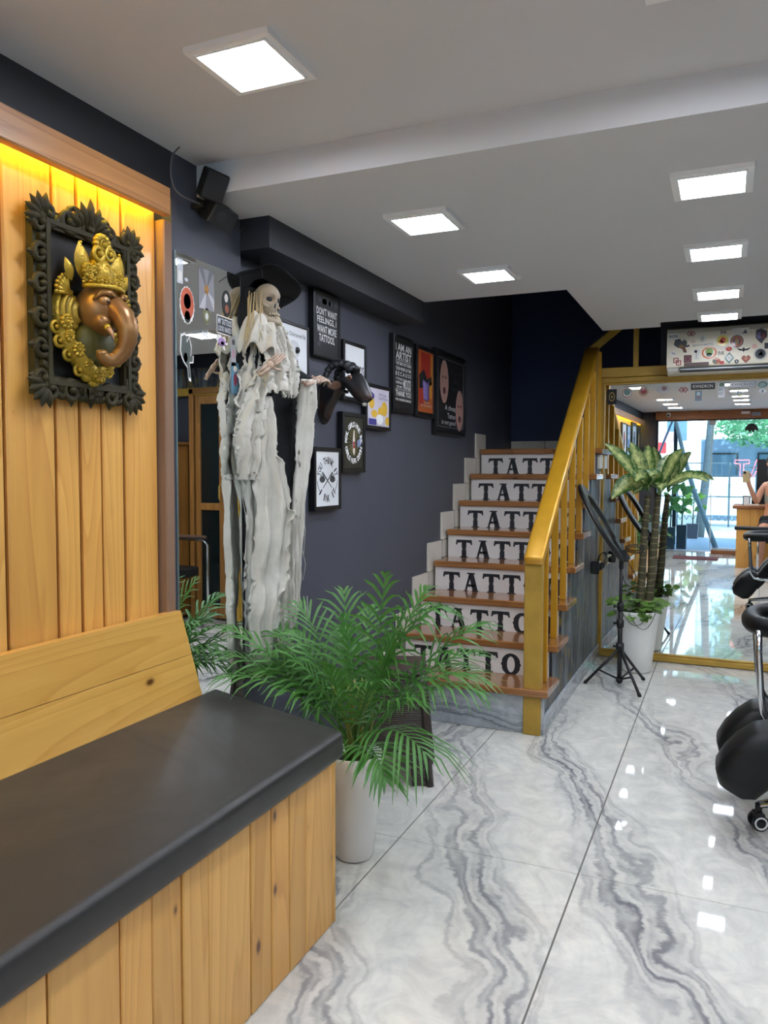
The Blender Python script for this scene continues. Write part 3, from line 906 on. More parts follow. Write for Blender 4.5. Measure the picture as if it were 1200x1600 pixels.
# ------------------------------------------------------------------ stickers
def logo4(mb, M, cx, cy, s, z):      # two interlocking square outlines
    for ox, oy, d in ((-.16, .16, 0), (.16, -.16, .0002)):
        Mq = M @ Matrix.Translation((cx + ox * s, cy + oy * s, d))
        mb.ring(rect(.62 * s, .62 * s), rect(.40 * s, .40 * s), z, z + .0004, Mq)
        mb.prism(rect(.14 * s, .14 * s), z, z + .0004, Mq)
def sticker(par, M, cx, cy, w_, h_, shape, back, motifs=(), txt=None, rot=0.0, label=None):
    """one sticker: a backing with printed motifs (polygons) and lettering as sub-parts"""
    Ms = M @ Matrix.Translation((cx, cy, 0)) @ Matrix.Rotation(rot, 4, 'Z')
    if shape == 'disc': poly = circ(w_ / 2, 20, 0, 0, h_ / 2)
    elif shape == 'scallop':
        poly = []
        for q in range(36):
            a = 2 * math.pi * q / 36; kk = 1 if q % 2 else .93
            poly.append((w_ / 2 * kk * math.cos(a), h_ / 2 * kk * math.sin(a)))
    elif shape == 'diamond': poly = [(w_ / 2, 0), (0, h_ / 2), (-w_ / 2, 0), (0, -h_ / 2)]
    elif shape == 'rect': poly = rect(w_, h_)
    else: poly = [(x * w_, y * h_) for x, y in shape]
    s = MB().prism(poly, .0003, .0009, Ms).build('sticker', back, par, label=label)
    for (m, kind, a) in motifs:
        mb = MB()
        if kind == 'disc': mb.prism(circ(a[2] * w_, 14, a[0] * w_, a[1] * h_, a[3] * h_), .0009, .0013, Ms)
        elif kind == 'poly': mb.prism([(x * w_, y * h_) for x, y in a], .0009, .0013, Ms)
        elif kind == 'ring': mb.ring(circ(a * w_, 20, 0, 0, a * h_), circ(a * w_ * .8, 20, 0, 0, a * h_ * .8), .0009, .0013, Ms)
        elif kind == 'logo': logo4(mb, Ms, 0, 0, a * w_, .0009)
        mb.build('motif', m, s)
    if txt:
        mb = MB()
        for (body, a, b, c, d) in txt[1]: text(mb, body, a * w_, b * h_, c * w_, d * h_, .0015, Ms, .015)
        mb.build('lettering', txt[0], s)
    return s
M0 = FX(XP + .0061, 0, 0)
SILV, GREY, ORNG = ink('#c9ccd2'), ink('#5a5d63'), ink('#c9542a')
BLOBS = [(-.45, .1), (-.38, .42), (-.1, .48), (.02, .3), (.2, .42), (.34, .22), (.3, .02), (.48, .05), (.46, -.1), (.2, -.12), (.24, -.3), (.3, -.48), (.14, -.46), (.06, -.22), (-.2, -.12), (-.34, -.02)]
sticker(pm, M0, 1.975, 1.855, .028, .075, 'rect', SILV, [(WHITE, 'poly', [(-.3, -.4), (.3, -.4), (.3, 0), (-.3, 0)])])
sticker(pm, M0, 2.008, 1.758, .074, .118, 'scallop', WHITE, [(ORNG, 'disc', (0, .04, .44, .42)), (INKB, 'disc', (0, .1, .24, .2)), (ink('#e8c7b4'), 'disc', (.02, .1, .12, .13)), (INKB, 'disc', (0, -.3, .2, .16)), (WHITE, 'disc', (0, -.3, .06, .05))])
sticker(pm, M0, 2.003, 1.60, .072, .155, BLOBS, WHITE, [(ink('#4a524e'), 'poly', [(x * .86, y * .88 + .01) for x, y in BLOBS]), (ink('#b5792e'), 'disc', (-.08, -.02, .14, .1))])
sticker(pm, M0, 2.005, 1.835, .018, .012, 'disc', SILV)
sticker(pm, M0, 2.107, 1.826, .08, .128, 'rect', ink('#8d8b90'), [(ink('#6a686e'), 'poly', [(0, 0), (-.5, .5), (-.2, .5)]), (ink('#6a686e'), 'poly', [(0, 0), (.5, .5), (.2, .5)]), (ink('#bdbbc0'), 'poly', [(0, 0), (.5, -.2), (.5, -.5)]), (ink('#bdbbc0'), 'poly', [(0, 0), (-.5, -.5), (-.1, -.5)]), (ink('#c28a3c'), 'disc', (0, 0, .14, .12))])
sticker(pm, M0, 2.217, 1.803, .05, .088, 'disc', INKB, [(ink('#d9d4cf'), 'disc', (-.05, .2, .2, .16)), (ink('#9c5a40'), 'disc', (.02, -.2, .22, .16))])
sticker(pm, M0, 2.107, 1.742, .038, .052, 'disc', ink('#8b8a5c'), [(ink('#3d3e38'), 'ring', .42), (ink('#cfd3d2'), 'disc', (0, 0, .2, .2))])
sticker(pm, M0, 2.11, 1.685, .058, .026, [(-.5, .3), (-.1, -.05), (0, .5), (.1, -.05), (.5, .3), (.42, -.2), (.08, -.3), (0, -.5), (-.08, -.3), (-.42, -.2)], SILV)
sticker(pm, M0, 2.205, 1.728, .088, .06, 'rect', WHITE, [(ink('#23252c'), 'poly', [(-.47, -.44), (.47, -.44), (.47, .44), (-.47, .44)])], (ink('#dfe4ea'), [('MY TATTOOS', 0, .19, .85, .34), ('LOOK NAKED', 0, -.2, .85, .3)]), rot=-.03)
sticker(pm, M0, 2.188, 1.672, .07, .05, BLOBS, WHITE, [(ink('#b18fc4'), 'disc', (0, .02, .3, .28)), (ink('#c65a86'), 'disc', (.05, -.06, .14, .14))])
sticker(pm, M0, 2.254, 1.652, .028, .1, 'rect', SILV, [(GREY, 'disc', (0, .3, .3, .1)), (ink('#e3b8c6'), 'disc', (0, -.1, .3, .16))])
sticker(pm, M0, 2.264, 1.562, .045, .105, 'rect', ink('#6d9cb4'), [(WHITE, 'disc', (0, .3, .26, .1)), (ink('#b84a5a'), 'disc', (0, -.05, .2, .2))])

# ------------------------------------------------------------------ loudspeaker over the pier, with loose cables
sp = thing('loudspeaker', 'small black two-part loudspeaker above the tall mirror', 'speaker', (-1.5, 2.08, 2.06))
Ms = frame_dir((-1.49, 2.06, 2.10), (.55, -.5, -.35), (.25, .1, 1))
MB().box(-.035, .035, -.012, .075, -.04, .04, .004, Ms).build('upper_cabinet', BLACKP, sp)
Ms = frame_dir((-1.485, 2.10, 2.055), (.6, -.3, -.45), (.1, .2, 1))
lc = MB().box(-.045, .045, -.035, .03, -.04, .04, .004, Ms).build('lower_cabinet', BLACKP, sp)
MB().cyl((-.012, 0, .0405), (-.012, 0, .043), .018, n=14, M=Ms).build('driver_cone', mat('cone_grey', '#2a2b2e', .7), lc)
MB().box(XP, -1.5, 2.04, 2.1, 2.06, 2.075).build('bracket', BLACKP, sp)
tag(MB().tube(sm([(-1.50, 1.93, 2.2), (-1.515, 1.91, 2.17), (-1.515, 1.905, 2.10), (-1.51, 1.93, 2.065), (-1.51, 2.04, 2.07)]), .0028, 6).build('speaker_cable', mat('grey_cable', '#5c5b5c', .6)), 'grey cable curling from ceiling down to the loudspeaker', 'cable')
tag(MB().tube(sm([(-1.47, 2.13, 2.06), (-1.48, 2.2, 2.03), (-1.50, 2.26, 2.05), (-1.52, 2.3, 2.075)]), .0035, 6).build('audio_cable', mat('black_cable', '#141416', .5)), 'black cable drooping right of the loudspeaker along the soffit', 'cable')
# ================================================================== carved frame with elephant-headed relief
k = NT('carved_black_gold')
v = k.coords()
g_ = k.n('ShaderNodeNewGeometry')
pt = k.ramp(g_.outputs['Pointiness'], [(.48, 0.0), (.58, 1.0)])
f_ = k.math('ADD', k.math('MULTIPLY', pt, .7), k.math('MULTIPLY', k.ramp(k.noise(v, 14, 4), [(.45, 0.0), (.75, 1.0)]), .45), True)
k.l(k.mix(f_, C('#0c0b09'), C('#3a3319')), k.b.inputs['Base Color'])
k.b.inputs['Roughness'].default_value = .6
k.b.inputs['Specular IOR Level'].default_value = .3
CARVED = k.m
k = NT('relief_gold')
v = k.coords()
g_ = k.n('ShaderNodeNewGeometry')
pt = k.ramp(g_.outputs['Pointiness'], [(.42, 0.0), (.56, 1.0)])
k.l(k.mix(pt, C('#3a2b0c'), C('#b8982f')), k.b.inputs['Base Color'])
k.b.inputs['Metallic'].default_value = .45
k.b.inputs['Roughness'].default_value = .36
k.bump(k.noise(v, 170, 3), .6, .004)
RGOLD = k.m
k = NT('relief_bronze')
v = k.coords()
k.l(k.mix(k.noise(v, 16, 3), C('#6e4026'), C('#a9814a')), k.b.inputs['Base Color'])
k.b.inputs['Metallic'].default_value = .4
k.b.inputs['Roughness'].default_value = .32
BRONZE = k.m
gy, gz = 1.598, 1.662
ga = thing('elephant_relief', 'gold elephant-headed deity relief in carved dark frame on the planks', 'wall sculpture', (XPL, gy, gz))
MG = FX(XPL + .002, gy, gz)
MB().ring(rect(.352, .452), rect(.262, .372), 0, .022, MG).build('frame_base', CARVED, ga)
im = MB().ring(rect(.292, .402), rect(.268, .378), .018, .036, MG).ring(rect(.272, .382), rect(.25, .36), .012, .028, MG)
im.build('inner_moulding', CARVED, ga)
MB().prism(rect(.262, .372), .002, .01, MG).build('backing_board', mat('relief_backing', '#101114', .55), ga)
def scroll(mb, cx, cy, r, sgn, a0, z, M, turns=1.35, rad=.0085):
    pts, rr = [], []
    n = 22
    for i in range(n + 1):
        t = i / n
        a = a0 + sgn * turns * 2 * math.pi * t
        q = r * (1 - .82 * t)
        pts.append((cx + q * math.cos(a), cy + q * math.sin(a), z + .010 * t))
        rr.append(rad * (1 - .45 * t))
    mb.tube(pts, rr, 6, M=M)
    mb.ell((pts[-1][0], pts[-1][1], pts[-1][2]), rad * .9, 8, 6, M=M)
def leaf3(mb, cx, cy, L, wd, a, z, M, lift=.012):
    """carved leaf: pointed, with a raised midrib"""
    c0, s0 = math.cos(a), math.sin(a)
    def fn(u, t):
        x = u * L; h_ = wd * math.sin(math.pi * min(u * 1.05, 1)) ** .8 * (t - .5) * 2
        zz = z + lift * math.sin(math.pi * u) * (1 - abs(t - .5) * 1.6) + lift * .5 * u
        return (cx + x * c0 - h_ * s0, cy + x * s0 + h_ * c0, zz)
    mb.grid(fn, 6, 4, M=M)
for side in range(4):
    mb = MB()
    horiz = side in (2, 3)
    L, off = (.335, .215) if horiz else (.44, .162)
    n = 5 if horiz else 6
    for i in range(n):
        s = -L / 2 + L * (i + .5) / n
        sg = 1 if i < n / 2 else -1
        o = off if side in (0, 2) else -off
        cx, cy = (s, o) if horiz else (o, s)
        scroll(mb, cx, cy, .034, sg * (1 if side in (0, 3) else -1), (0 if horiz else math.pi / 2) + (math.pi if sg < 0 else 0), .024, MG, rad=.0105)
        out = 1 if side in (0, 2) else -1
        for kq in (-1, 0, 1):
            a = (math.pi / 2 if horiz else 0) + (math.pi if out < 0 else 0) + kq * .75
            bx_, by_ = (s + kq * .012, o * .97) if horiz else (o * .97, s + kq * .012)
            leaf3(mb, bx_, by_, .038 + .006 * (kq == 0), .012, a, .02, MG)
    if side == 3:
        for q in range(5): leaf3(mb, 0, -.215, .026, .011, 2 * math.pi * q / 5, .034, MG)
        mb.ell((0, -.215, .04), .007, 8, 6, M=MG)
    mb.build('carved_side', CARVED, ga)
mb = MB()
for q in range(-3, 4):
    leaf3(mb, q * .01, .205, .085 - abs(q) * .013, .014, math.pi / 2 - q * .33, .026, MG, .02)
scroll(mb, -.05, .225, .03, 1, 0, .026, MG); scroll(mb, .05, .225, .03, -1, math.pi, .026, MG)
mb.build('crest', CARVED, ga)
for sx in (-1, 1):
    for sy in (-1, 1):
        mb = MB()
        for q in range(-2, 3): leaf3(mb, sx * .148, sy * .2, .062, .015, math.atan2(sy, sx) + q * .45, .024, MG, .016)
        mb.build('carved_corner', CARVED, ga)
# the head
def rosette(mb, c, r, n=9, M=MG):
    for q in range(n):
        a = 2 * math.pi * q / n
        mb.ell((c[0] + r * .72 * math.cos(a), c[1] + r * .72 * math.sin(a), c[2]), (r * .3, r * .3, r * .34), 6, 5, M=M)
    mb.tube([(c[0] + r * .42 * math.cos(2 * math.pi * q / 10), c[1] + r * .42 * math.sin(2 * math.pi * q / 10), c[2] + r * .25) for q in range(10)], r * .1, 5, closed=True, M=M)
    mb.ell((c[0], c[1], c[2] + r * .2), (r * .28, r * .28, r * .35), 7, 5, M=M)
def headfn(q):
    z = q.z
    s = 1 - .18 * max(0, -q.y) + .08 * max(0, q.y)
    return Vector((q.x * s, q.y, z))
hd = MB().ell((0, -.002, .058), (.058, .068, .066), 20, 14, M=MG, fn=headfn)
for s in (-1, 1):
    hd.ell((s * .031, -.036, .098), (.022, .02, .022), 10, 8, M=MG)
    hd.tube([(s * .008, .022, .124), (s * .022, .036, .121), (s * .042, .034, .108), (s * .054, .016, .09)], [.005, .007, .006, .003], 6, M=MG)
face = hd.build('head', BRONZE, ga)
tk = []
tr_pts = [(0, .004, .108), (.002, -.022, .138), (.004, -.05, .150), (.004, -.08, .148), (.0, -.108, .138), (-.012, -.128, .124), (-.032, -.134, .114), (-.05, -.124, .112), (-.054, -.108, .116)]
pts2, rr2 = [], []
for i in range(len(tr_pts) - 1):
    for t in (0, .25, .5, .75):
        p = Vector(tr_pts[i]).lerp(Vector(tr_pts[i + 1]), t)
        pts2.append(p)
        f = (i + t) / (len(tr_pts) - 1)
        rr2.append((.031 - .019 * f) * (1 + (.05 if len(pts2) % 2 else -.02)))
MB().tube(pts2, rr2, 12, M=MG).build('trunk', BRONZE, ga)
for s in (-1, 1):
    e = MB().ell((s * .031, .016, .107), (.0155, .012, .014), 10, 8, M=MG).build('eye', mat('eye_bronze', '#b58a5a', .3, .3), face)
    MB().ell((s * .031, .013, .119), (.006, .004, .004), 8, 6, M=MG).build('pupil', INKB, e)
    MB().tube([(s * .033, -.046, .112), (s * .035, -.066, .132), (s * .034, -.086, .140)], [.0075, .0055, .001], 8, M=MG).build('tusk', mat('tusk_ivory', '#b98d6c', .3), face)
    MB().tube([(s * .033, -.048, .114), (s * .0345, -.056, .122)], [.009, .0085], 8, M=MG).build('tusk_ring', RGOLD, face)
    def ear(u, t, s=s):
        a = -1.25 + 2.3 * t
        r = .02 + u * (.062 + .012 * math.sin(3 * t))
        return (s * (.044 + r * math.cos(a) * .82), .0 + r * math.sin(a) * 1.0 - .012, .045 - .02 * u + .007 * math.sin(u * 24) * u)
    solid(MB().grid(ear, 22, 12, M=MG).build('ear', RGOLD, ga), .004)
cr = MB()
for q in range(9):
    a = -1.25 + 2.5 * q / 8
    rosette(cr, (.060 * math.sin(a), .062 + .006 * math.cos(a), .055 + .055 * math.cos(a)), .0125, 7)
cr.tube([(.062 * math.sin(a_), .052, .055 + .066 * math.cos(a_)) for a_ in [-1.4 + 2.8 * i / 14 for i in range(15)]], .006, 6, M=MG)
cr.ell((0, .09, .06), (.036, .045, .04), 14, 9, M=MG)
for q in (-1, 0, 1): rosette(cr, (q * .026, .098, .092 - abs(q) * .012), .017)
for q in (-1, 1): scroll(cr, q * .02, .142, .022, q, 0, .075, MG, rad=.007)
cr.ell((0, .135, .058), (.02, .03, .022), 10, 7, M=MG)
rosette(cr, (0, .166, .072), .030, 14)
for s in (-1, 1):
    leaf3(cr, s * .052, .068, .095, .027, math.pi / 2 - s * .22, .056, MG, .02)
    for q in range(5): cr.ell((s * (.052 + .004 * q), .085 + .018 * q, .075 - q * .002), .0085 - .001 * q, 7, 5, M=MG)
    rosette(cr, (s * .055, .09, .078), .02)
    leaf3(cr, s * .082, .06, .06, .016, math.pi / 2 - s * .5, .05, MG, .014)
    for q in range(6):      # fan behind the ear
        a = math.pi / 2 + s * (-.3 - q * .27)
        cr.tube([(s * .082, .03, .04), (s * .082 + .042 * math.cos(a), .03 + .042 * math.sin(a), .045)], [.004, .0055], 5, M=MG)
        cr.ell((s * .082 + .046 * math.cos(a), .03 + .046 * math.sin(a), .045), .006, 6, 5, M=MG)
cr.build('crown', RGOLD, ga)
nk = MB()
col_p = [(-.108, -.045), (-.098, -.078), (-.07, -.108), (-.035, -.142), (0, -.165), (.035, -.142), (.07, -.108), (.098, -.078), (.108, -.045)]
nk.tube([(a, b, .035) for a, b in col_p], [.014, .02, .023, .025, .028, .025, .023, .02, .014], 8, M=MG)
for i, (a, b) in enumerate(col_p):
    rosette(nk, (a, b, .057), .016 if i % 2 else .02)
    s = 1 if a >= 0 else -1
    if i not in (4,): scroll(nk, a + s * .018, b - .012, .018, s, 0, .035, MG, rad=.006)
for q in (-1, 0, 1): nk.ell((q * .024, -.182 + abs(q) * .012, .035), (.018, .016, .014), 9, 7, M=MG)
nk.build('collar', RGOLD, ga)
MB().ell((0, -.085, .042), (.066, .06, .038), 18, 12, M=MG).build('chest', mat('relief_olive', '#565224', .5, .2), ga)

# ================================================================== hanging skeleton figure
BONE = mat('aged_bone', '#a89a86', .6, var=.3, vs=22, bump=.2, bs=70)
GAUZE = FABRIC
ROBE = mat('black_robe', '#121215', .9, var=.35, vs=12, bump=.4, bs=80)
sk = thing('skeleton_figure', 'hanging skeleton in black hat and ragged white gauze beside the tall mirror', 'decoration', (-1.42, 2.3, .55))
rs = random.Random(11)
def strip(path, widths, side=(0.45, .9, 0), ruff=.012, rag=.012, nseg=70, fold=3.0, ph=0.0, thick=.0016):
    """ragged gauze strip: hangs along a path, ripples across, torn edges and tail"""
    P = [Vector(p) for p in path]
    sd_ = Vector(side).normalized()
    nrm = sd_.cross(Vector((0, 0, 1))).normalized()
    mb = MB()
    m = len(P) - 1
    nv = 18
    el, er = [rs.uniform(0, 1) for _ in range(nseg + 1)], [rs.uniform(0, 1) for _ in range(nseg + 1)]
    def fn(u, t):
        f = u * m; i = min(int(f), m - 1); a = f - i
        a2 = a * a * (3 - 2 * a)
        p = P[i].lerp(P[i + 1], a if m < 3 else a * .5 + a2 * .5)
        w_ = widths[i] + (widths[i + 1] - widths[i]) * a
        j = round(u * nseg)
        e = (t - .5) * 2
        ww = w_ / 2 * e
        if t == 0: ww -= -rag * el[j] * (1.6 if el[j] > .75 else .6)
        if t == 1: ww -= rag * er[j] * (1.6 if er[j] > .75 else .6)
        rp = ruff * (math.sin(fold * 2 * math.pi * t + ph + 2.2 * math.sin(u * 3)) + .5 * math.sin(fold * 4.3 * math.pi * t + u * 9 + ph)) * min(1, u * 6 + .2)
        wob = (noise.noise(Vector((u * 9, t * 3, ph))) * .8 + noise.noise(Vector((u * 30, t * 8, ph))) * .35) * ruff
        return p + sd_ * (ww + wob) + nrm * (rp + wob)
    def keep(u, t):
        if u > .94: return noise.noise(Vector((t * 9, u * 3, ph * 7))) > -.05
        return noise.noise(Vector((u * 26, t * 7, ph * 3))) > -.72
    return mb.grid(fn, nseg, nv, keep=keep)
def gauze(*a, **kw):
    nm = kw.pop('name', 'gauze_strip'); m = kw.pop('m', GAUZE)
    if kw.pop('back', 0): a = ([(p[0] - .06, p[1] + .09, 1.25 + (p[2] - 1.25) * 1.043) for p in a[0]],) + a[1:]
    o = strip(*a, **kw).build(nm, m, sk)
    solid(o, .002)
    return o
# robe and bony core
rb_ = MB()
for (y0, y1, x, ztop, zbot, ph) in ((2.16, 2.36, -1.455, 1.62, .66, .3), (2.33, 2.52, -1.45, 1.60, .72, 1.4)):
    def fn(u, t, y0=y0, y1=y1, x=x, ztop=ztop, zbot=zbot, ph=ph):
        z = ztop + (zbot - ztop) * u
        y = y0 + (y1 - y0) * t
        return (x + .035 * math.sin(math.pi * t) + .014 * math.sin(t * 14 + ph + u * 2), y, z + .03 * noise.noise(Vector((t * 12, u, ph))) * (u > .9))
    rb_.grid(fn, 24, 16)
rb_.ell((-1.45, 2.27, 1.60), (.07, .14, .10), 14, 9)
rb_.ell((-1.445, 2.225, 1.73), (.045, .085, .12), 16, 10)
robe = rb_.build('black_robe', ROBE, sk)
MB().tube([(-1.44, 2.36, 1.62), (-1.40, 2.42, 1.58), (-1.345, 2.44, 1.555)], [.035, .03, .02], 10).build('robe_sleeve', ROBE, sk)
# gauze
gauze([(-1.36, 2.07, 1.53), (-1.345, 2.09, 1.42), (-1.345, 2.075, 1.28), (-1.355, 2.11, 1.12), (-1.365, 2.10, .92), (-1.375, 2.12, .71), (-1.385, 2.15, .575)], [.07, .10, .11, .085, .08, .075, .05], back=1, ph=.4, rag=.014)
gauze([(-1.37, 2.19, 1.49), (-1.36, 2.185, 1.32), (-1.355, 2.21, 1.115), (-1.365, 2.20, .906), (-1.375, 2.18, .78), (-1.385, 2.185, .57)], [.06, .10, .15, .14, .12, .08], ph=1.7, rag=.016, fold=2.5)
gauze([(-1.385, 2.15, 1.22), (-1.375, 2.14, 1.0), (-1.38, 2.15, .8), (-1.39, 2.16, .60)], [.08, .11, .11, .09], back=1, ph=5.2, fold=2.2)
gauze([(-1.39, 2.29, 1.28), (-1.385, 2.315, 1.11), (-1.385, 2.335, .89), (-1.395, 2.33, .67), (-1.395, 2.36, .59)], [.04, .06, .075, .07, .04], ph=2.6)
gauze([(-1.335, 2.405, 1.565), (-1.35, 2.425, 1.46), (-1.37, 2.43, 1.285), (-1.375, 2.405, 1.10), (-1.385, 2.405, .92), (-1.395, 2.405, .69)], [.07, .085, .075, .06, .045, .025], ph=3.3, rag=.026, ruff=.007)
gauze([(-1.36, 2.16, 1.715), (-1.345, 2.19, 1.64), (-1.335, 2.205, 1.57), (-1.335, 2.215, 1.50)], [.05, .085, .11, .09], ph=4.1, ruff=.008, fold=2)
gauze([(-1.35, 2.235, 1.72), (-1.335, 2.255, 1.65), (-1.33, 2.27, 1.58), (-1.335, 2.275, 1.49)], [.04, .06, .085, .06], ph=.9, ruff=.008, fold=2)
gauze([(-1.40, 2.12, 1.68), (-1.40, 2.085, 1.63), (-1.39, 2.075, 1.57)], [.05, .06, .06], back=1, ph=2.0, ruff=.006, nseg=20)
gauze([(-1.41, 2.10, 1.62), (-1.42, 2.08, 1.5), (-1.43, 2.085, 1.40)], [.03, .03, .015], back=1, ph=2.9, ruff=.004, nseg=20)
def scarf(u, t):
    a = 2 * math.pi * u
    r = .038 + .036 * t ** .7 + (.003 + .008 * t) * math.sin(6 * a + 4 * t) + .004 * math.sin(13 * a + 7 * t)
    return (-1.40 + r * math.cos(a) * .9, 2.2 + r * math.sin(a) * 1.05, 1.742 - .115 * t ** 1.5 - .012 * math.sin(a * 2 + 1) + (.004 + .012 * t) * math.sin(8 * a + t * 5))
gauze([(-1.37, 2.165, 1.57), (-1.38, 2.14, 1.47), (-1.395, 2.125, 1.36), (-1.40, 2.12, 1.22)], [.045, .085, .105, .07], ph=7.7, ruff=.012, fold=2)
solid(MB().grid(scarf, 72, 16).build('neck_scarf', GAUZE, sk), .003)
gauze([(-1.36, 2.09, 1.66), (-1.345, 2.065, 1.56), (-1.345, 2.06, 1.45), (-1.35, 2.05, 1.36)], [.05, .085, .12, .10], back=1, ph=6.1, ruff=.01, fold=2)
for q in range(14):            # loose threads
    y, z = rs.uniform(2.3, 2.46), rs.uniform(.75, 1.1)
    MB().tube([(-1.37, y, z), (-1.36, y + rs.uniform(-.02, .02), z - .05), (-1.365, y + rs.uniform(-.03, .03), z - rs.uniform(.08, .14))], .0009, 4).build('thread', GAUZE, sk)
# skull, looking out to the right
Mk = frame_dir((-1.385, 2.225, 1.795), (.9, -.22, -.03), (0, 0, 1)) @ Matrix.Scale(1.05, 4)
def skf(q):
    z = q.z; y = q.y; x = q.x
    k_ = 1.0
    if z > .3 and y < .15: k_ *= 1 - .14 * min(1, (z - .3) * 2)         # face plane
    for s in (-1, 1):
        d = math.hypot((x - s * .42) / .26, (y - .02) / .25)
        if d < 1 and z > 0: k_ *= 1 - .42 * (1 - d * d)
    d = math.hypot(x / .12, (y + .38) / .2)
    if d < 1 and z > 0: k_ *= 1 - .32 * (1 - d * d)
    if y < -.35: x *= 1 - .35 * min(1, (-y - .35) * 1.6)
    return Vector((x, y, z)) * k_
skl = MB().ell((0, .006, -.004), (.037, .052, .05), 34, 24, M=Mk, fn=skf)
for s in (-1, 1): skl.tube([(s * .034, -.008, .01), (s * .029, -.014, .02), (s * .02, -.018, .028)], [.004, .005, .003], 7, M=Mk)
skull = skl.build('skull', BONE, sk)
jw = MB().tube([(-.032, -.012, .0), (-.031, -.04, .008), (-.024, -.056, .028), (-.010, -.062, .04), (.010, -.062, .04), (.024, -.056, .028), (.031, -.04, .008), (.032, -.012, 0)], [.006, .008, .0085, .009, .009, .0085, .008, .006], 8, M=Mk)
jw.build('jaw', BONE, sk)
tt = MB()
for q in range(8):
    a = -1.05 + 2.1 * q / 7
    for zz, hh in ((-.039, .007), (-.050, .006)):
        tt.ell((.021 * math.sin(a), zz, .020 + .023 * math.cos(a)), (.0028, hh * .62, .0028), 6, 5, M=Mk)
tt.build('teeth', mat('old_teeth', '#cbbfa6', .5, var=.2), skull)
for s in (-1, 1): MB().ell((s * .0165, .006, .0235), (.0115, .0105, .007), 12, 8, M=Mk).build('eye_socket', INKB, skull)
MB().ell((0, -.012, .031), (.0045, .008, .004), 8, 6, M=Mk).build('nose_hole', INKB, skull)
HAIR = mat('straw_hair', '#c2ab80', .8, var=.3)
for q in range(16):
    a = rs.uniform(-.028, .022)
    b = Vector((-1.40 + rs.uniform(-.02, .02), 2.185 + a, 1.815 + rs.uniform(-.02, .01)))
    MB().tube([b, b + Vector((.015, -.025 + rs.uniform(-.01, .01), -.06)), b + Vector((.02, -.04 + rs.uniform(-.015, .012), -.13)), b + Vector((.02, -.045 + rs.uniform(-.02, .02), -.17))], [.002, .0022, .0018, .0008], 4).build('hair_strand', HAIR, sk)
for q in range(5):
    b = Vector((-1.36, 2.25 + q * .004, 1.74))
    MB().tube([b, b + Vector((.01, .012, -.06)), b + Vector((.015, .03 + q * .004, -.13))], [.002, .0018, .0008], 4).build('hair_strand', HAIR, sk)
# floppy hat: a wide dished brim behind the head, soft crown
Mh = frame_dir((-1.415, 2.235, 1.828), (.62, -.28, -.42), (0, 0, 1))
def brim(u, t):
    a = 2 * math.pi * t
    r = .045 + u * (.062 + .014 * math.sin(2 * a + .6) + .008 * math.sin(5 * a))
    return (r * math.cos(a) * 1.05, r * math.sin(a), -.015 + .05 * u * u * (1 + .5 * math.sin(2 * a)) - .02 * u)
HAT = mat('black_felt', '#0b0b0e', .9, var=.2)
hat = thing_part = MB().grid(brim, 8, 44, M=Mh).build('hat_brim', HAT, sk)
solid(hat, .004)
MB().lathe([(.052, -.014), (.055, -.05), (.05, -.085), (.03, -.105), (.0, -.11)], 20, M=Mh).build('hat_crown', HAT, sk)
MB().tube([(-1.575, 2.43, 2.05), (-1.52, 2.39, 1.99), (-1.45, 2.30, 1.90)], .0012, 5).tube([(-1.575, 2.435, 2.05), (-1.56, 2.46, 1.95), (-1.56, 2.475, 1.93), (-1.56, 2.48, 1.95), (-1.57, 2.45, 2.045)], .001, 5).build('hanging_wire', mat('black_wire', '#15151a', .4), sk)
# bony hands
def bone_hand(name, wrist, fwd, palm_n, s=1.0, curl=.6, thumb=1):
    M = frame_dir(wrist, fwd, palm_n)     # local z along the hand, y = back of the hand
    mb = MB()
    mb.ell((0, 0, .012 * s), (.014 * s, .009 * s, .014 * s), 9, 7, M=M)
    mb.tube([(-.006 * s, 0, -.05 * s), (-.006 * s, 0, .006 * s)], [.006 * s, .0045 * s], 7, M=M)
    mb.tube([(.006 * s, 0, -.05 * s), (.006 * s, 0, .006 * s)], [.005 * s, .004 * s], 7, M=M)
    for i, (dx, L) in enumerate(((-.018, .88), (-.006, 1.0), (.006, .95), (.018, .78))):
        x0 = dx * s
        a = 0.0
        p = Vector((x0 * .6, 0, .02 * s)); pts, rad = [p], [.0042 * s]
        for seg in (.036, .026, .019, .014):
            d = Vector((dx * .35, -math.sin(a), math.cos(a)))
            mid = p + d * seg * s * L * .5
            p = p + d * seg * s * L
            pts += [mid, p]; rad += [.003 * s, .0044 * s]
            a += curl * (.35 + .1 * i)
        rad[-1] = .0022 * s
        mb.tube(pts, rad, 7, M=M)
    p = Vector((-.012 * s * thumb, 0, .012 * s))
    mb.tube([p, p + Vector((-.012 * thumb, -.006, .014)) * s, p + Vector((-.02 * thumb, -.014, .03)) * s, p + Vector((-.02 * thumb, -.022, .044)) * s], [.0048 * s, .0034 * s, .0042 * s, .002 * s], 7, M=M)
    return mb.build(name, mat('hand_bone', '#b59a86', .55, var=.3, vs=40, bump=.2, bs=90), sk)
bone_hand('hand', (-1.332, 2.14, 1.577), (.12, .6, .42), (.75, -.35, .3), 1.0, .55)
bone_hand('hand', (-1.33, 2.435, 1.562), (.12, .75, .2), (.5, -.3, .6), 1.12, .95, -1)

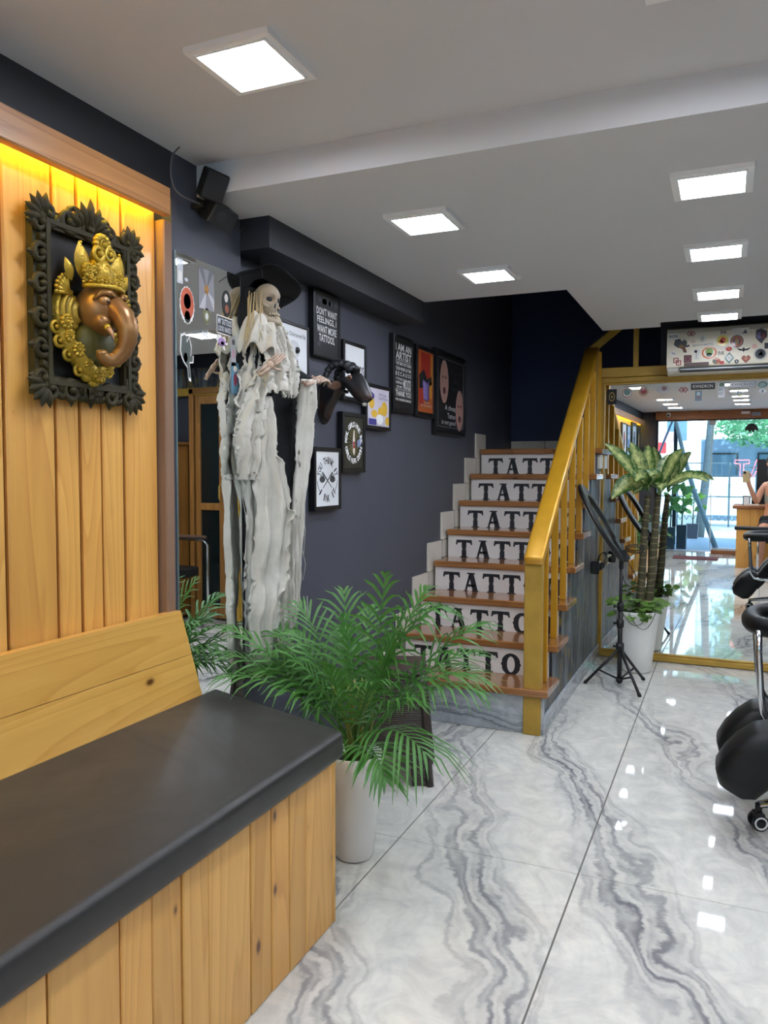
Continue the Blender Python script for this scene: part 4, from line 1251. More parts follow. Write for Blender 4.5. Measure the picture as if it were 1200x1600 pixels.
# the finished figure: a little larger, hung back against the recessed wall
MS = Matrix.Translation((-.0952, .154, 0)) @ Matrix.Translation((-1.36, 2.2, 1.25)) @ Matrix.Scale(1.07, 4) @ Matrix.Translation((1.36, -2.2, -1.25))
done = set()
def settle(o):
    for c_ in o.children:
        if c_.name.split('.')[0] != 'hanging_wire' and c_.data.name not in done:
            done.add(c_.data.name); c_.data.transform(MS)
        settle(c_)
settle(sk)

# ================================================================== mounted ram head
HIDE = NT('ram_hide')
v = HIDE.coords()
HIDE.l(HIDE.mix(HIDE.ramp(HIDE.noise(v, 7, 3), [(.5, 0.0), (.72, 1.0)]), C('#17181b'), C('#4a2c1c')), HIDE.b.inputs['Base Color'])
HIDE.b.inputs['Roughness'].default_value = .42
HIDE.bump(HIDE.noise(HIDE.coords('Object', (60, 60, 20)), 1, 3), .3, .003)
ram = thing('ram_head', 'mounted black ram head with curled horn touched by the skeleton hand', 'wall sculpture', (XW, 2.98, 1.55))
rm = MB()
def section(mb, secs, n=18, m=None):
    vs_, fs = [], []
    for (c, rx, rz, tilt) in secs:
        c = Vector(c)
        for j in range(n):
            a = 2 * math.pi * j / n
            lx, lz = rx * math.cos(a), rz * math.sin(a)
            vs_.append((c.x + lz * math.sin(tilt) * 1.0, c.y + lx, c.z + lz * math.cos(tilt)))
    for i in range(len(secs) - 1):
        for j in range(n): fs.append((i * n + j, i * n + (j + 1) % n, (i + 1) * n + (j + 1) % n, (i + 1) * n + j))
    fs.append(list(range(n))); fs.append([(len(secs) - 1) * n + j for j in range(n)][::-1])
    mb.add(vs_, fs, True)
section(rm, [((-1.584, 2.985, 1.545), .055, .085, 0), ((-1.565, 2.98, 1.545), .058, .088, 0), ((-1.53, 2.965, 1.56), .048, .07, .25), ((-1.49, 2.945, 1.585), .042, .058, .5), ((-1.45, 2.92, 1.612), .04, .052, .9),
             ((-1.415, 2.897, 1.625), .041, .05, 1.15), ((-1.39, 2.885, 1.61), .038, .046, 1.2), ((-1.365, 2.872, 1.585), .034, .043, 1.1), ((-1.345, 2.862, 1.56), .03, .038, 1.05), ((-1.325, 2.853, 1.538), .027, .033, 1.0), ((-1.312, 2.846, 1.525), .02, .023, 1.0)])
rm.ell((-1.335, 2.856, 1.52), (.016, .014, .010), 10, 7)
rhead = rm.build('head', HIDE.m, ram)
MB().ell((-1.575, 2.985, 1.545), (.01, .064, .096), 22, 10).build('mount_base', BLACK, ram)
HORN = mat('horn_black', '#1b1c20', .4, var=.3, vs=30, bump=.4, bs=60)
for s in (-1, 1):
    pts, rr = [], []
    for i in range(44):
        t = i / 43
        a = .45 + t * 4.2
        r = .062 * (1 - .25 * t)
        cx, cz = -1.455, 1.625
        pts.append((cx + r * math.cos(a) * .95, 2.905 + s * (.02 + .045 * t), cz + r * math.sin(a)))
        rr.append((.021 * (1 - .72 * t)) * (1.0, 1.13, 1.13, .9)[i % 4])
    MB().tube(pts, rr, 10).build('horn', HORN, ram)
    def ear(u, t, s=s):
        w_ = .018 * math.sin(math.pi * min(1, u * .92 + .08))
        return (-1.44 - .02 * u, 2.9 + s * (.036 + .075 * u), 1.598 - .012 * u + w_ * (t - .5) * 2 - .01 * (1 - (2 * t - 1) ** 2))
    solid(MB().grid(ear, 10, 6).build('ear', mat('ear_brown', '#4b3220', .6, var=.3), ram), .004)
    e = MB().ell((-1.395, 2.887 + s * .037, 1.622), (.012, .008, .011), 10, 7).build('eye', mat('eye_amber', '#8a6248', .25), rhead)
    MB().ell((-1.392, 2.887 + s * .0435, 1.621), (.006, .003, .006), 8, 6).build('pupil', INKB, e)
    MB().ell((-1.314, 2.847 + s * .009, 1.53), (.004, .004, .003), 8, 6).build('nostril', INKB, rhead)
MB().ell((-1.322, 2.836, 1.512), (.010, .009, .008), 10, 7).build('pale_lip', mat('pale_lip', '#b7b6ab', .4), rhead)
# ================================================================== potted palm by the bench
def pot(root, c, prof, m, soil_z, soil_r):
    MB().lathe(prof, 36, Matrix.Translation(c)).build('pot', m, root)
    MB().lathe([(0, soil_z), (soil_r, soil_z)], 24, Matrix.Translation(c)).build('soil', mat('soil', '#2e241a', .95, var=.4, vs=40, bump=.5, bs=90), root)
def leafmat(name, a, b, vs_=20, rough=.4):
    k = NT(name)
    v = k.coords()
    oi = k.n('ShaderNodeObjectInfo')
    c = k.mix(k.noise(v, vs_, 3), C(a), C(b))
    k.l(k.mix(k.math('MULTIPLY', oi.outputs['Random'], .35), c, C(b)), k.b.inputs['Base Color'])
    k.b.inputs['Roughness'].default_value = rough
    k.b.inputs['Subsurface Weight'].default_value = .0
    tl = k.n('ShaderNodeBsdfTranslucent')
    k.l(c, tl.inputs[0])
    mx = k.n('ShaderNodeMixShader', i_0=.22)
    k.l(k.b.outputs[0], mx.inputs[1]); k.l(tl.outputs[0], mx.inputs[2]); k.l(mx.outputs[0], k.out.inputs[0])
    return k.m
PALM = leafmat('palm_green', '#22551f', '#5b9440')
POTW = mat('white_pot', '#e9e7e1', .4, var=.05, vs=5, bump=.04, bs=12)
pc = Vector((-1.085, 2.255, 0))
palm = thing('potted_palm', 'bushy green palm in white pot at the end of the bench', 'plant', pc)
pot(palm, pc, [(0, .004), (.056, .004), (.062, .012), (.078, .18), (.088, .335), (.091, .345), (.086, .345), (.082, .31), (.0, .305)], POTW, .312, .081)
rp = random.Random(21)
def frond(root, base, tip, arch, nl=15, ll=.16, lw=.006, droop=.5, mat_=None, curl=None):
    """arching rachis with paired, drooping, folded leaflets"""
    b, t = Vector(base), Vector(tip)
    mid = b.lerp(t, .5) + Vector((0, 0, arch))
    def P(s): return b * (1 - s) ** 2 + mid * 2 * s * (1 - s) + t * s * s
    mb = MB()
    N = 14
    mb.tube([P(i / N) for i in range(N + 1)], [.0038 * (1 - .8 * i / N) + .0007 for i in range(N + 1)], 5)
    for i in range(nl):
        s = .34 + .66 * i / (nl - 1)
        p = P(s); tg = (P(min(1, s + .02)) - P(s - .02)).normalized()
        side = tg.cross(Vector((0, 0, 1)))
        side = side.normalized() if side.length > .05 else Vector((1, 0, 0))
        upv = side.cross(tg).normalized()
        L = ll * (.55 + .75 * math.sin(math.pi * min(1, .15 + .85 * (s - .34) / .66))) * rp.uniform(.85, 1.1)
        if i == nl - 1: L *= .7
        for sg in (-1, 1):
            ang = R(62 - 42 * (s - .34) / .66) + rp.uniform(-.08, .08)
            d = (tg * math.cos(ang) + side * sg * math.sin(ang) + upv * .25).normalized()
            w0 = d.cross(upv).normalized()
            pts = []
            for q in range(6):
                f = q / 5
                pts.append(p + d * L * f - Vector((0, 0, 1)) * droop * L * f * f * rp.uniform(.85, 1.15))
            vs_, fs = [], []
            for q, pp in enumerate(pts):
                f = q / 5
                ww = lw * (.55 + 1.2 * f * (1 - f) * 1.6) * (1 - f ** 3) + .0004
                vs_ += [pp + w0 * ww + upv * ww * .35, pp, pp - w0 * ww + upv * ww * .35]
            for q in range(5):
                a = q * 3
                fs += [(a, a + 1, a + 4, a + 3), (a + 1, a + 2, a + 5, a + 4)]
            mb.add(vs_, fs, True)
    return mb.build('frond', mat_ or PALM, root)
base = lambda: pc + Vector((rp.uniform(-.035, .035), rp.uniform(-.03, .03), .31))
tips = [((-.86, 2.42, .80), .22, .19), ((-.74, 2.50, .74), .16, .17), ((-.70, 2.30, .62), .20, .16), ((-.76, 2.02, .47), .16, .16), ((-.97, 2.58, .83), .10, .15),
        ((-1.05, 2.42, .89), .04, .13), ((-1.22, 2.45, .82), .08, .15), ((-1.36, 2.40, .77), .12, .16), ((-1.44, 2.26, .64), .16, .16), ((-1.40, 2.17, .60), .16, .15),
        ((-1.46, 2.36, .56), .18, .15), ((-1.33, 2.30, .70), .12, .15), ((-.95, 2.10, .62), .10, .14), ((-.98, 2.36, .70), .08, .14), ((-1.16, 2.32, .76), .05, .13),
        ((-.84, 2.18, .56), .14, .14), ((-1.25, 2.5, .68), .12, .15), ((-.92, 2.28, .80), .08, .13), ((-1.12, 2.14, .64), .05, .12), ((-.80, 2.62, .62), .16, .15), ((-1.50, 2.42, .70), .14, .14), ((-1.47, 2.30, .55), .2, .13), ((-1.40, 2.5, .62), .16, .14), ((-1.2, 2.62, .74), .1, .14), ((-.66, 2.22, .60), .2, .13), ((-1.46, 2.07, .67), .14, .14), ((-1.42, 2.02, .61), .16, .13), ((-1.5, 2.18, .72), .12, .13), ((-.86, 1.98, .40), .14, .12), ((-1.29, 2.17, .66), .10, .14)]
for tp, ar, ll in tips: frond(palm, base(), tp, ar, rp.choice([11, 12, 13]), ll * rp.uniform(.95, 1.25), rp.uniform(.0048, .0068), rp.uniform(.35, .8))
for q in range(12):
    b = base()
    MB().tube([b, b + Vector((rp.uniform(-.03, .03), rp.uniform(-.03, .03), .14)), b + Vector((rp.uniform(-.07, .07), rp.uniform(-.07, .07), .26))], [.006, .005, .003], 6).build('stem', mat('palm_stem', '#6f7a35', .5, var=.3), palm)

# ------------------------------------------------------------------ brown wicker-look stool behind the palm
sc = Vector((-1.25, 2.98, 0))
stool = thing('stool', 'dark brown plastic wicker-pattern stool behind the palm', 'stool', sc)
k = NT('wicker_plastic')
v = k.coords('Object', (1, 1, 1))
wv = k.n('ShaderNodeTexWave', i_Scale=38.0, i_Distortion=2.2, i_Detail=2.0)
wv.bands_direction = 'Z'
k.l(v, wv.inputs['Vector'])
k.l(k.mix(wv.outputs[1], C('#241c17'), C('#4a3d33')), k.b.inputs['Base Color'])
k.b.inputs['Roughness'].default_value = .4
k.bump(wv.outputs[1], .6, .004)
WICK = k.m
WICKP = mat('stool_rim', '#3a302a', .4, var=.12)
ST = FZ(sc.x, sc.y, 0, .35)
hb, ht, zt = .155, .118, .44
for q in range(4):
    Mq = ST @ Matrix.Rotation(q * math.pi / 2, 4, 'Z')
    pts = []
    arch = [(-.085, 0), (-.08, .07), (-.05, .115), (0, .13), (.05, .115), (.08, .07), (.085, 0)]
    poly = [(-hb, 0), (-ht, zt), (ht, zt), (hb, 0)] + arch[::-1]
    def tr(p, o): # lean inward with height
        lean = hb + (ht - hb) * p[1] / zt
        return (p[0], -lean + o, p[1])
    n = len(poly)
    mb = MB().add([tr(p, 0) for p in poly] + [tr(p, .006) for p in poly], [list(range(n)), list(range(n, 2 * n))[::-1]] + [(i, n + i, n + (i + 1) % n, (i + 1) % n) for i in range(n)], False, Mq)
    mb.build('side_panel', WICK, stool)
    MB().tube([tr(p, -.002) for p in [(-.088, 0)] + arch + [(.088, 0)]], .007, 6, M=Mq).build('arch_rim', WICKP, stool)
    a, b = tr((-hb, 0), .004), tr((-ht, zt), .004)
    MB().tube([a, b], [.016, .012], 8, M=Mq).build('leg', WICKP, stool)
MB().box(-ht - .012, ht + .012, -ht - .012, ht + .012, zt - .012, zt + .018, .012, ST).build('seat', WICK, stool)

# ------------------------------------------------------------------ dumb cane in its white pot before the big mirror
dc = Vector((-.50, 5.12, 0))
dief = thing('potted_dumb_cane', 'tall variegated dumb cane in white pot in front of the big mirror', 'plant', dc)
pot(dief, dc, [(0, .004), (.082, .004), (.088, .012), (.112, .2), (.134, .375), (.138, .388), (.131, .388), (.126, .34), (0, .33)], POTW, .345, .125)
k = NT('cane_bark')
v = k.coords('Object', (1, 1, 1))
wv = k.n('ShaderNodeTexWave', i_Scale=7.0, i_Distortion=5.0, i_Detail=3.0)
wv.bands_direction = 'Z'
k.l(v, wv.inputs['Vector'])
k.l(k.mix(k.ramp(wv.outputs[1], [(.0, .7), (.07, .0)]), k.mix(k.noise(v, 14, 3), C('#232a1c'), C('#5c5136')), C('#948a5c')), k.b.inputs['Base Color'])
k.b.inputs['Roughness'].default_value = .7
CANE = k.m
canes = [([(-.49, 5.10, .34), (-.475, 5.11, .62), (-.465, 5.10, .88), (-.445, 5.10, 1.16)], [.026, .023, .02, .015]),
         ([(-.44, 5.13, .34), (-.42, 5.14, .62), (-.405, 5.13, .9), (-.385, 5.12, 1.14)], [.028, .025, .021, .015])]
for pts, rr in canes:
    pp, r2_ = [], []
    for i in range(len(pts) - 1):
        for t in (0, .2, .4, .6, .8):
            pp.append(Vector(pts[i]).lerp(Vector(pts[i + 1]), t)); r2_.append(rr[i] * (1 - t) + rr[i + 1] * t + (.0022 if len(pp) % 3 == 0 else 0))
    MB().tube(pp, r2_, 12).build('cane', CANE, dief)
k = NT('variegated_leaf')
tc = k.n('ShaderNodeTexCoord')
uvn = k.n('ShaderNodeSeparateXYZ')
at = k.n('ShaderNodeAttribute'); at.attribute_name = 'leaf_uv'
k.l(at.outputs['Vector'], uvn.inputs[0])
across = k.math('ABSOLUTE', k.math('SUBTRACT', uvn.outputs[1], .5))
vein = k.math('SINE', k.math('ADD', k.math('MULTIPLY', uvn.outputs[0], 85.0), k.math('MULTIPLY', across, -70.0)))
sp_ = k.noise(tc.outputs['Object'], 42, 3, .6)
pale = k.math('ADD', k.math('MULTIPLY', vein, .22), sp_)
edge = k.ramp(across, [(0, .06), (.3, 0.0), (.42, -.0), (.5, 0.0)])
f = k.ramp(k.math('SUBTRACT', pale, k.math('MULTIPLY', across, 1.0)), [(.24, 0.0), (.42, 1.0)])
c = k.mix(f, C('#2c5c22'), C('#cfd68c'))
k.l(c, k.b.inputs['Base Color'])
k.b.inputs['Roughness'].default_value = .38
tl = k.n('ShaderNodeBsdfTranslucent'); k.l(c, tl.inputs[0])
mx = k.n('ShaderNodeMixShader', i_0=.25)
k.l(k.b.outputs[0], mx.inputs[1]); k.l(tl.outputs[0], mx.inputs[2]); k.l(mx.outputs[0], k.out.inputs[0])
VARI = k.m
def bigleaf(root, base, tip, wd, arch, m=None, face=(0, -1, .4), name='leaf', stalk=.18, nu=12, nv=8, cup=.25):
    b, t = Vector(base), Vector(tip)
    mid = b.lerp(t, .5) + Vector((0, 0, arch))
    def P(s): return b * (1 - s) ** 2 + mid * 2 * s * (1 - s) + t * s * s
    fc = Vector(face)
    me_v, fs, uv = [], [], []
    for i in range(nu + 1):
        u = i / nu
        p = P(stalk + (1 - stalk) * u)
        tg = (P(min(1, stalk + (1 - stalk) * u + .02)) - P(stalk + (1 - stalk) * u - .02)).normalized()
        sd_ = tg.cross(fc); sd_.normalize()
        nn = sd_.cross(tg)
        w_ = wd * (math.sin(math.pi * u ** .8) ** .75 if 0 < u < 1 else 0)
        for j in range(nv + 1):
            e = (j / nv - .5) * 2
            me_v.append(p + sd_ * w_ * e + nn * (cup * w_ * abs(e) ** 1.3 + .05 * w_ * math.sin(u * 17 + e * 2)))
            uv.append((u, j / nv, 0))
    for i in range(nu):
        for j in range(nv): fs.append((i * (nv + 1) + j, (i + 1) * (nv + 1) + j, (i + 1) * (nv + 1) + j + 1, i * (nv + 1) + j + 1))
    me = bpy.data.meshes.new(name)
    me.from_pydata([tuple(q) for q in me_v], [], fs)
    me.polygons.foreach_set('use_smooth', [True] * len(fs))
    a = me.attributes.new('leaf_uv', 'FLOAT_VECTOR', 'POINT')
    a.data.foreach_set('vector', [x for q in uv for x in q])
    me.materials.append(m or VARI)
    me.update()
    o = link(name, me, root)
    MB().tube([P(stalk * i / 5) for i in range(6)], [.006, .0055, .005, .0045, .004, .003], 6).build('leaf_stalk', mat('stalk_green', '#5e7f3e', .5), o)
    return o
c1, c2 = (-.447, 5.10, 1.13), (-.388, 5.12, 1.11)
for b, t, wd, ar, fc in ((c1, (-.70, 4.98, 1.425), .045, .05, (.3, -1, .6)), (c1, (-.555, 5.06, 1.435), .05, .02, (.3, -1, .3)), (c1, (-.47, 5.28, 1.42), .045, .03, (0, -1, .5)),
                         (c2, (-.245, 5.06, 1.385), .043, .09, (-.1, -1, .8)), (c2, (-.10, 4.98, 1.19), .042, .14, (0, -.9, 1)), (c1, (-.645, 4.94, 1.08), .06, .15, (.1, -1, .5)),
                         (c1, (-.50, 4.90, 1.19), .062, .12, (0, -1, .6)), (c2, (-.42, 4.92, 1.22), .05, .12, (0, -1, .6)), (c2, (-.33, 5.24, 1.36), .05, .06, (0, -1, .6)), (c2, (-.44, 5.28, 1.2), .05, .12, (0, -.6, 1)), (c2, (-.36, 4.98, 1.14), .045, .1, (.2, -1, .5))):
    bigleaf(dief, b, t, wd, ar, None, fc)
POTH = leafmat('pothos_green', '#3d6b2e', '#86a850')
for q in range(70):
    a = rp.uniform(0, 2 * math.pi); r = rp.uniform(.03, .15)
    p = dc + Vector((r * math.cos(a), r * math.sin(a) * .9, .36 + rp.uniform(-.01, .10) - max(0, r - .11) * .8))
    d = Vector((math.cos(a) + rp.uniform(-.5, .5), math.sin(a) + rp.uniform(-.5, .5), rp.uniform(-.5, .4))).normalized()
    bigleaf(dief, p - d * .02, p + d * .06, .026, .012, POTH, (0, -.6, 1), 'pothos_leaf', .25, 6, 4)
for q in range(2):
    a = -2.2 + q * .35
    pts = [dc + Vector((.132 * math.cos(a + .22 * i), .132 * math.sin(a + .22 * i) - .008, .385 - .075 * math.sin(math.pi * i / 6) * (1 + .3 * q % 1))) for i in range(7)]
    MB().tube(pts, .0022, 5).build('trailing_vine', mat('vine_green', '#40522c', .6), dief)
bigleaf(dief, dc + Vector((.10, -.06, .38)), dc + Vector((.20, -.06, .44)), .02, .05, POTH, (0, -1, .5), 'pothos_leaf', .5, 6, 4)
# ================================================================== ring light on tripod
rc = Vector((-.552, 4.70, 0))
rlt = thing('ring_light', 'black ring light on slim tripod beside the stairs', 'lamp', rc)
Mr = frame_dir((-.668, 4.70, .955), (.85, .05, .5), (-.5, 0, .85))
MB().ring(circ(.246, 48), circ(.176, 48), -.010, .013, Mr).tube([(.246 * math.cos(2 * math.pi * i / 48), .246 * math.sin(2 * math.pi * i / 48), .0) for i in range(48)], .011, 6, closed=True, M=Mr).build('ring_housing', BLACKP, rlt)
MB().ring(circ(.24, 48), circ(.182, 48), -.0145, -.010, Mr).build('ring_diffuser', mat('diffuser_off', '#8d948f', .5), rlt)
br = MB().box(-.022, .022, -.262, -.2, -.005, .04, .006, Mr)
hb_ = br.build('ring_bracket', BLACKP, rlt)
MB().box(-.012, .012, -.22, -.12, .012, .022, .003, Mr).build('phone_holder', BLACKP, hb_)
MB().tube([(-.552, 4.70, .69), (-.552, 4.70, .75)], [.014, .012], 12).build('swivel_joint', BLACKP, rlt)
MB().cyl((-.552, 4.70, .42), (-.552, 4.70, .70), .0095, n=12).build('upper_pole', BLACKP, rlt)
MB().cyl((-.552, 4.70, .02), (-.552, 4.70, .46), .0135, n=12).build('lower_pole', BLACKP, rlt)
for z, r in ((.47, .02), (.37, .021), (.235, .023)):
    c_ = MB().cyl((-.552, 4.70, z - .02), (-.552, 4.70, z + .02), r, n=14).build('locking_collar', BLACKP, rlt)
    MB().cyl((-.552, 4.70, z), (-.59, 4.69, z + .002), .0075, n=8).build('lock_knob', BLACKP, c_)
MB().cyl((-.552, 4.70, .03), (-.552, 4.70, .05), .02, n=12).build('spreader_hub', BLACKP, rlt)
for ft in ((-.745, 4.685, .006), (-.42, 4.52, .006), (-.435, 4.90, .006)):
    f = Vector(ft); h_ = Vector((-.552, 4.70, .225))
    h2 = h_ + (f - h_) * .08
    lg = MB().tube([h2, f], [.0085, .0085], 8).build('leg', BLACKP, rlt)
    MB().tube([f + (h2 - f) * .06, f - (h2 - f) * .01], [.0105, .0105], 8).build('rubber_foot', mat('rubber', '#0d0d0f', .8), lg)
    m_ = h2.lerp(f, .58)
    MB().tube([m_, Vector((-.552, 4.70, .042))], .006, 6).build('brace', BLACKP, rlt)
CABLE = mat('black_cable', '#141416', .5)
for q in range(3):
    c0 = Vector((-.53, 4.70, .80))
    MB().tube([c0 + Vector((.05 * math.cos(a) + .05, .02 * math.sin(a * 2), .018 * math.sin(a) + .008 * q)) for a in [2 * math.pi * i / 16 for i in range(16)]], .0025, 5, closed=True).build('cable_coil', CABLE, rlt)
MB().tube(sm([(-.54, 4.70, .78), (-.50, 4.70, .70), (-.46, 4.7, .64), (-.49, 4.7, .58), (-.535, 4.7, .61), (-.545, 4.7, .66)]), .0025, 5).build('cable_loop', CABLE, rlt)

# ------------------------------------------------------------------ socket strip on the stair flank
so = thing('socket_board', 'white socket board with black plugs on the stair flank', 'socket', (-.785, 5.2, .63))
MB().box(-.785, -.755, 5.12, 5.33, .605, .66, .004).build('socket_plate', CREAM, so)
for q in (5.15, 5.22, 5.28):
    MB().box(-.755, -.725, q - .015, q + .015, .62, .655, .005).build('plug', BLACKP, so)
MB().box(-.785, -.735, 5.09, 5.12, .60, .68, .005).build('adapter', BLACKP, so)
for q in range(3):
    MB().tube(sm([(-.73, 5.15 + q * .06, .64), (-.70, 5.15 + q * .05, .70 - .02 * q), (-.705, 5.10 + q * .05, .74), (-.74, 5.09 + q * .03, .72), (-.75, 5.12 + q * .03, .66)]), .0025, 5).build('cable', CABLE, so)
MB().tube([(-.775, 5.36, 1.25), (-.77, 5.34, 1.1), (-.775, 5.33, .9), (-.775, 5.30, .66)], .003, 5).build('white_cable', mat('white_cable', '#cfcabd', .5), so)

# ================================================================== air conditioner with stickers
acu = thing('air_conditioner', 'cream air conditioner covered in stickers above the big mirror', 'air conditioner', (.1, 5.44, 1.86))
pr = [(5.44, 1.862), (5.44, 2.14), (5.27, 2.14), (5.24, 2.128), (5.226, 2.10), (5.224, 1.905), (5.228, 1.896), (5.30, 1.862)]
MX = Matrix(((0, 0, 1, 0), (1, 0, 0, 0), (0, 1, 0, 0), (0, 0, 0, 1)))
MB().prism([(a, b) for a, b in pr], -.365, .52, MX).build('body', CREAM, acu)
MB().box(-.29, .50, 5.222, 5.29, 1.868, 1.892, .002).build('louvre_slot', mat('slot_dark', '#1d1e20', .5), acu)
MB().box(-.285, .495, 5.218, 5.226, 1.877, 1.8825, .001).build('louvre', mat('louvre_silver', '#c4c4c2', .3, .3), acu)
MB().box(-.36, -.295, 5.222, 5.226, 1.868, 1.893, .001).build('end_cap', mat('cap_grey', '#b9b6ab', .4), acu)
MA = FY(0, 5.2238, 0)
RED, MAR = ink('#c23a34'), ink('#8c2630')
ORG, GRN, TEAL, SLT, TAN = ink('#d9692f'), ink('#6f9a4c'), ink('#54766e'), ink('#4c4a55'), ink('#9c7448')
S_ = sticker
S_(acu, MA, -.327, 2.085, .06, .034, 'rect', WHITE, (), (INKB, [('RON', 0, 0, .8, .5)]))
S_(acu, MA, -.226, 2.095, .05, .046, 'diamond', CREAM, [(MAR, 'logo', .8)], rot=.78)
S_(acu, MA, -.303, 1.929, .052, .052, 'rect', CREAM, [(MAR, 'logo', .95)])
S_(acu, MA, -.281, 2.025, .098, .09, BLOBS, ink('#45474a'), [(ink('#8a6a42'), 'disc', (.0, -.05, .16, .12)), (ink('#7a4a32'), 'poly', [(.05, -.15), (.2, -.05), (.34, -.46), (.22, -.44)])])
S_(acu, MA, -.327, 1.979, .038, .034, 'disc', WHITE, (), (INKB, [('TN', 0, 0, .6, .4)]))
S_(acu, MA, -.243, 1.943, .045, .046, 'rect', ink('#5a2f36'), [(ink('#8a5a58'), 'ring', .35)])
S_(acu, MA, -.193, 1.908, .14, .02, 'rect', ink('#3a2c2c'), [(ink('#7a5a50'), 'poly', [(-.46, -.2), (.46, -.2), (.46, .1), (-.46, .1)])])
S_(acu, MA, -.194, 1.966, .036, .066, 'rect', ink('#dcd8cc'), [(INKB, 'disc', (-.1, .3, .25, .13)), (GREY, 'poly', [(-.04, .2), (.04, .2), (.04, -.4), (-.04, -.4)])])
S_(acu, MA, -.121, 1.974, .084, .072, 'disc', CREAM, [(ORG, 'ring', .5), (ink('#8fae5a'), 'disc', (0, .12, .26, .3)), (TEAL, 'disc', (0, -.18, .2, .16))])
S_(acu, MA, -.157, 2.023, .122, .019, 'rect', CREAM, (), (ink('#7d848c'), [('@GLOOMSPIRE', 0, 0, .98, .7)]), rot=.03)
S_(acu, MA, -.162, 2.059, .04, .044, 'rect', ink('#e0dccd'), [(ink('#b9b7ab'), 'disc', (0, 0, .3, .35))])
S_(acu, MA, -.215, 2.047, .032, .024, 'disc', ink('#dcc3b6'))
S_(acu, MA, -.048, 2.042, .066, .066, 'disc', ink('#d8c45a'), [(RED, 'disc', (.02, .05, .22, .25)), (ORG, 'disc', (-.12, -.12, .2, .18))])
S_(acu, MA, -.042, 2.094, .04, .027, 'rect', CREAM, (), (INKB, [('INK', 0, 0, .9, .9)]))
S_(acu, MA, .031, 2.033, .074, .074, 'disc', SLT, [(ORG, 'ring', .4), (TAN, 'disc', (0, 0, .16, .26))])
S_(acu, MA, .05, 2.09, .092, .042, 'rect', ink('#ebe6da'), [(GREY, 'poly', [(.1, -.3), (.4, -.3), (.3, .3), (.2, 0)])])
S_(acu, MA, .162, 2.056, .07, .09, [(-.4, .4), (0, .5), (.42, .3), (.46, -.05), (.2, -.3), (.06, -.5), (-.1, -.4), (-.42, -.1)], SLT, [(ink('#7b76a0'), 'disc', (-.15, .05, .2, .22)), (ink('#7a4640'), 'disc', (.15, .02, .16, .2))])
S_(acu, MA, .069, 1.981, .08, .032, [(-.5, .4), (-.12, .1), (0, .5), (.12, .1), (.5, .4), (.3, -.1), (.06, -.2), (0, -.5), (-.06, -.2), (-.3, -.1)], INKB)
S_(acu, MA, -.053, 1.968, .04, .025, 'rect', CREAM, (), (INKB, [('INK', 0, 0, .9, .9)]))
S_(acu, MA, -.012, 1.991, .036, .03, 'scallop', RED, [(ORG, 'disc', (0, 0, .2, .2))])
S_(acu, MA, -.009, 1.936, .056, .07, 'diamond', TEAL, [(WHITE, 'poly', [(-.3, 0), (0, -.32), (.3, 0), (0, .32)]), (INKB, 'disc', (0, 0, .06, .1))])
S_(acu, MA, -.08, 1.922, .046, .04, 'disc', ink('#b0764e'), [(TEAL, 'disc', (-.2, -.1, .2, .3)), (RED, 'disc', (.15, .05, .16, .18))])
S_(acu, MA, -.05, 1.911, .024, .018, 'rect', RED)
S_(acu, MA, .032, 1.913, .024, .024, 'disc', INKB, [(WHITE, 'disc', (0, 0, .2, .2))])
S_(acu, MA, .083, 1.925, .05, .048, [(0, -.5), (.45, -.05), (.5, .25), (.25, .48), (0, .3), (-.25, .48), (-.5, .25), (-.45, -.05)], ink('#9a5a4c'), [(ink('#c98a6c'), 'disc', (0, .05, .2, .2))])
S_(acu, MA, .16, 1.95, .076, .076, 'disc', ink('#cfcdc4'), [(ink('#3b3d42'), 'disc', (0, .02, .38, .38)), (ink('#8c9196'), 'poly', [(-.2, -.1), (.2, -.1), (.1, .25)])])
S_(acu, MA, .127, 1.998, .03, .028, 'disc', ink('#e3b4a4'))
S_(acu, MA, .192, 1.997, .022, .034, 'rect', ink('#303236'))

M1 = MR(0, 0, .0006)
S_(bmr, M1, -.722, 1.748, .062, .1, 'rect', INKB, [(ink('#b4934a'), 'ring', .3), (ink('#b4934a'), 'disc', (0, 0, .08, .08))])
S_(bmr, M1, -.623, 1.77, .074, .07, 'disc', ink('#cfd0cc'), [(ink('#8c4f46'), 'ring', .46), (TEAL, 'disc', (0, .08, .3, .32))])
S_(bmr, M1, -.52, 1.776, .062, .064, 'disc', ink('#a08c74'), [(MAR, 'disc', (0, .05, .34, .32))])
S_(bmr, M1, -.40, 1.785, .08, .05, 'disc', ink('#c4c4c8'), [(ink('#9d7d84'), 'disc', (.1, .1, .2, .3))])
S_(bmr, M1, -.275, 1.776, .056, .056, 'diamond', ink('#d6d4d2'), [(MAR, 'logo', .8)], rot=.78)
S_(bmr, M1, -.159, 1.795, .142, .042, 'rect', ink('#24252a'), [(ink('#b9bcc0'), 'poly', [(-.48, .4), (.48, .4), (.48, .46), (-.48, .46)])], (INKW, [('KWADRON', 0, 0, .84, .5)]))
S_(bmr, M1, -.184, 1.735, .04, .062, 'rect', ink('#5b7886'), [(ink('#a8bcc2'), 'disc', (0, .2, .25, .2)), (ink('#8a5560'), 'disc', (0, -.15, .2, .16))])
S_(bmr, M1, -.049, 1.767, .04, .096, 'rect', ink('#c9ccd0'), [(ink('#5c7a60'), 'disc', (0, .34, .36, .12))], (GREY, [('EAT', -.1, .02, .6, .16), ('NOT', -.1, -.24, .6, .16)]))
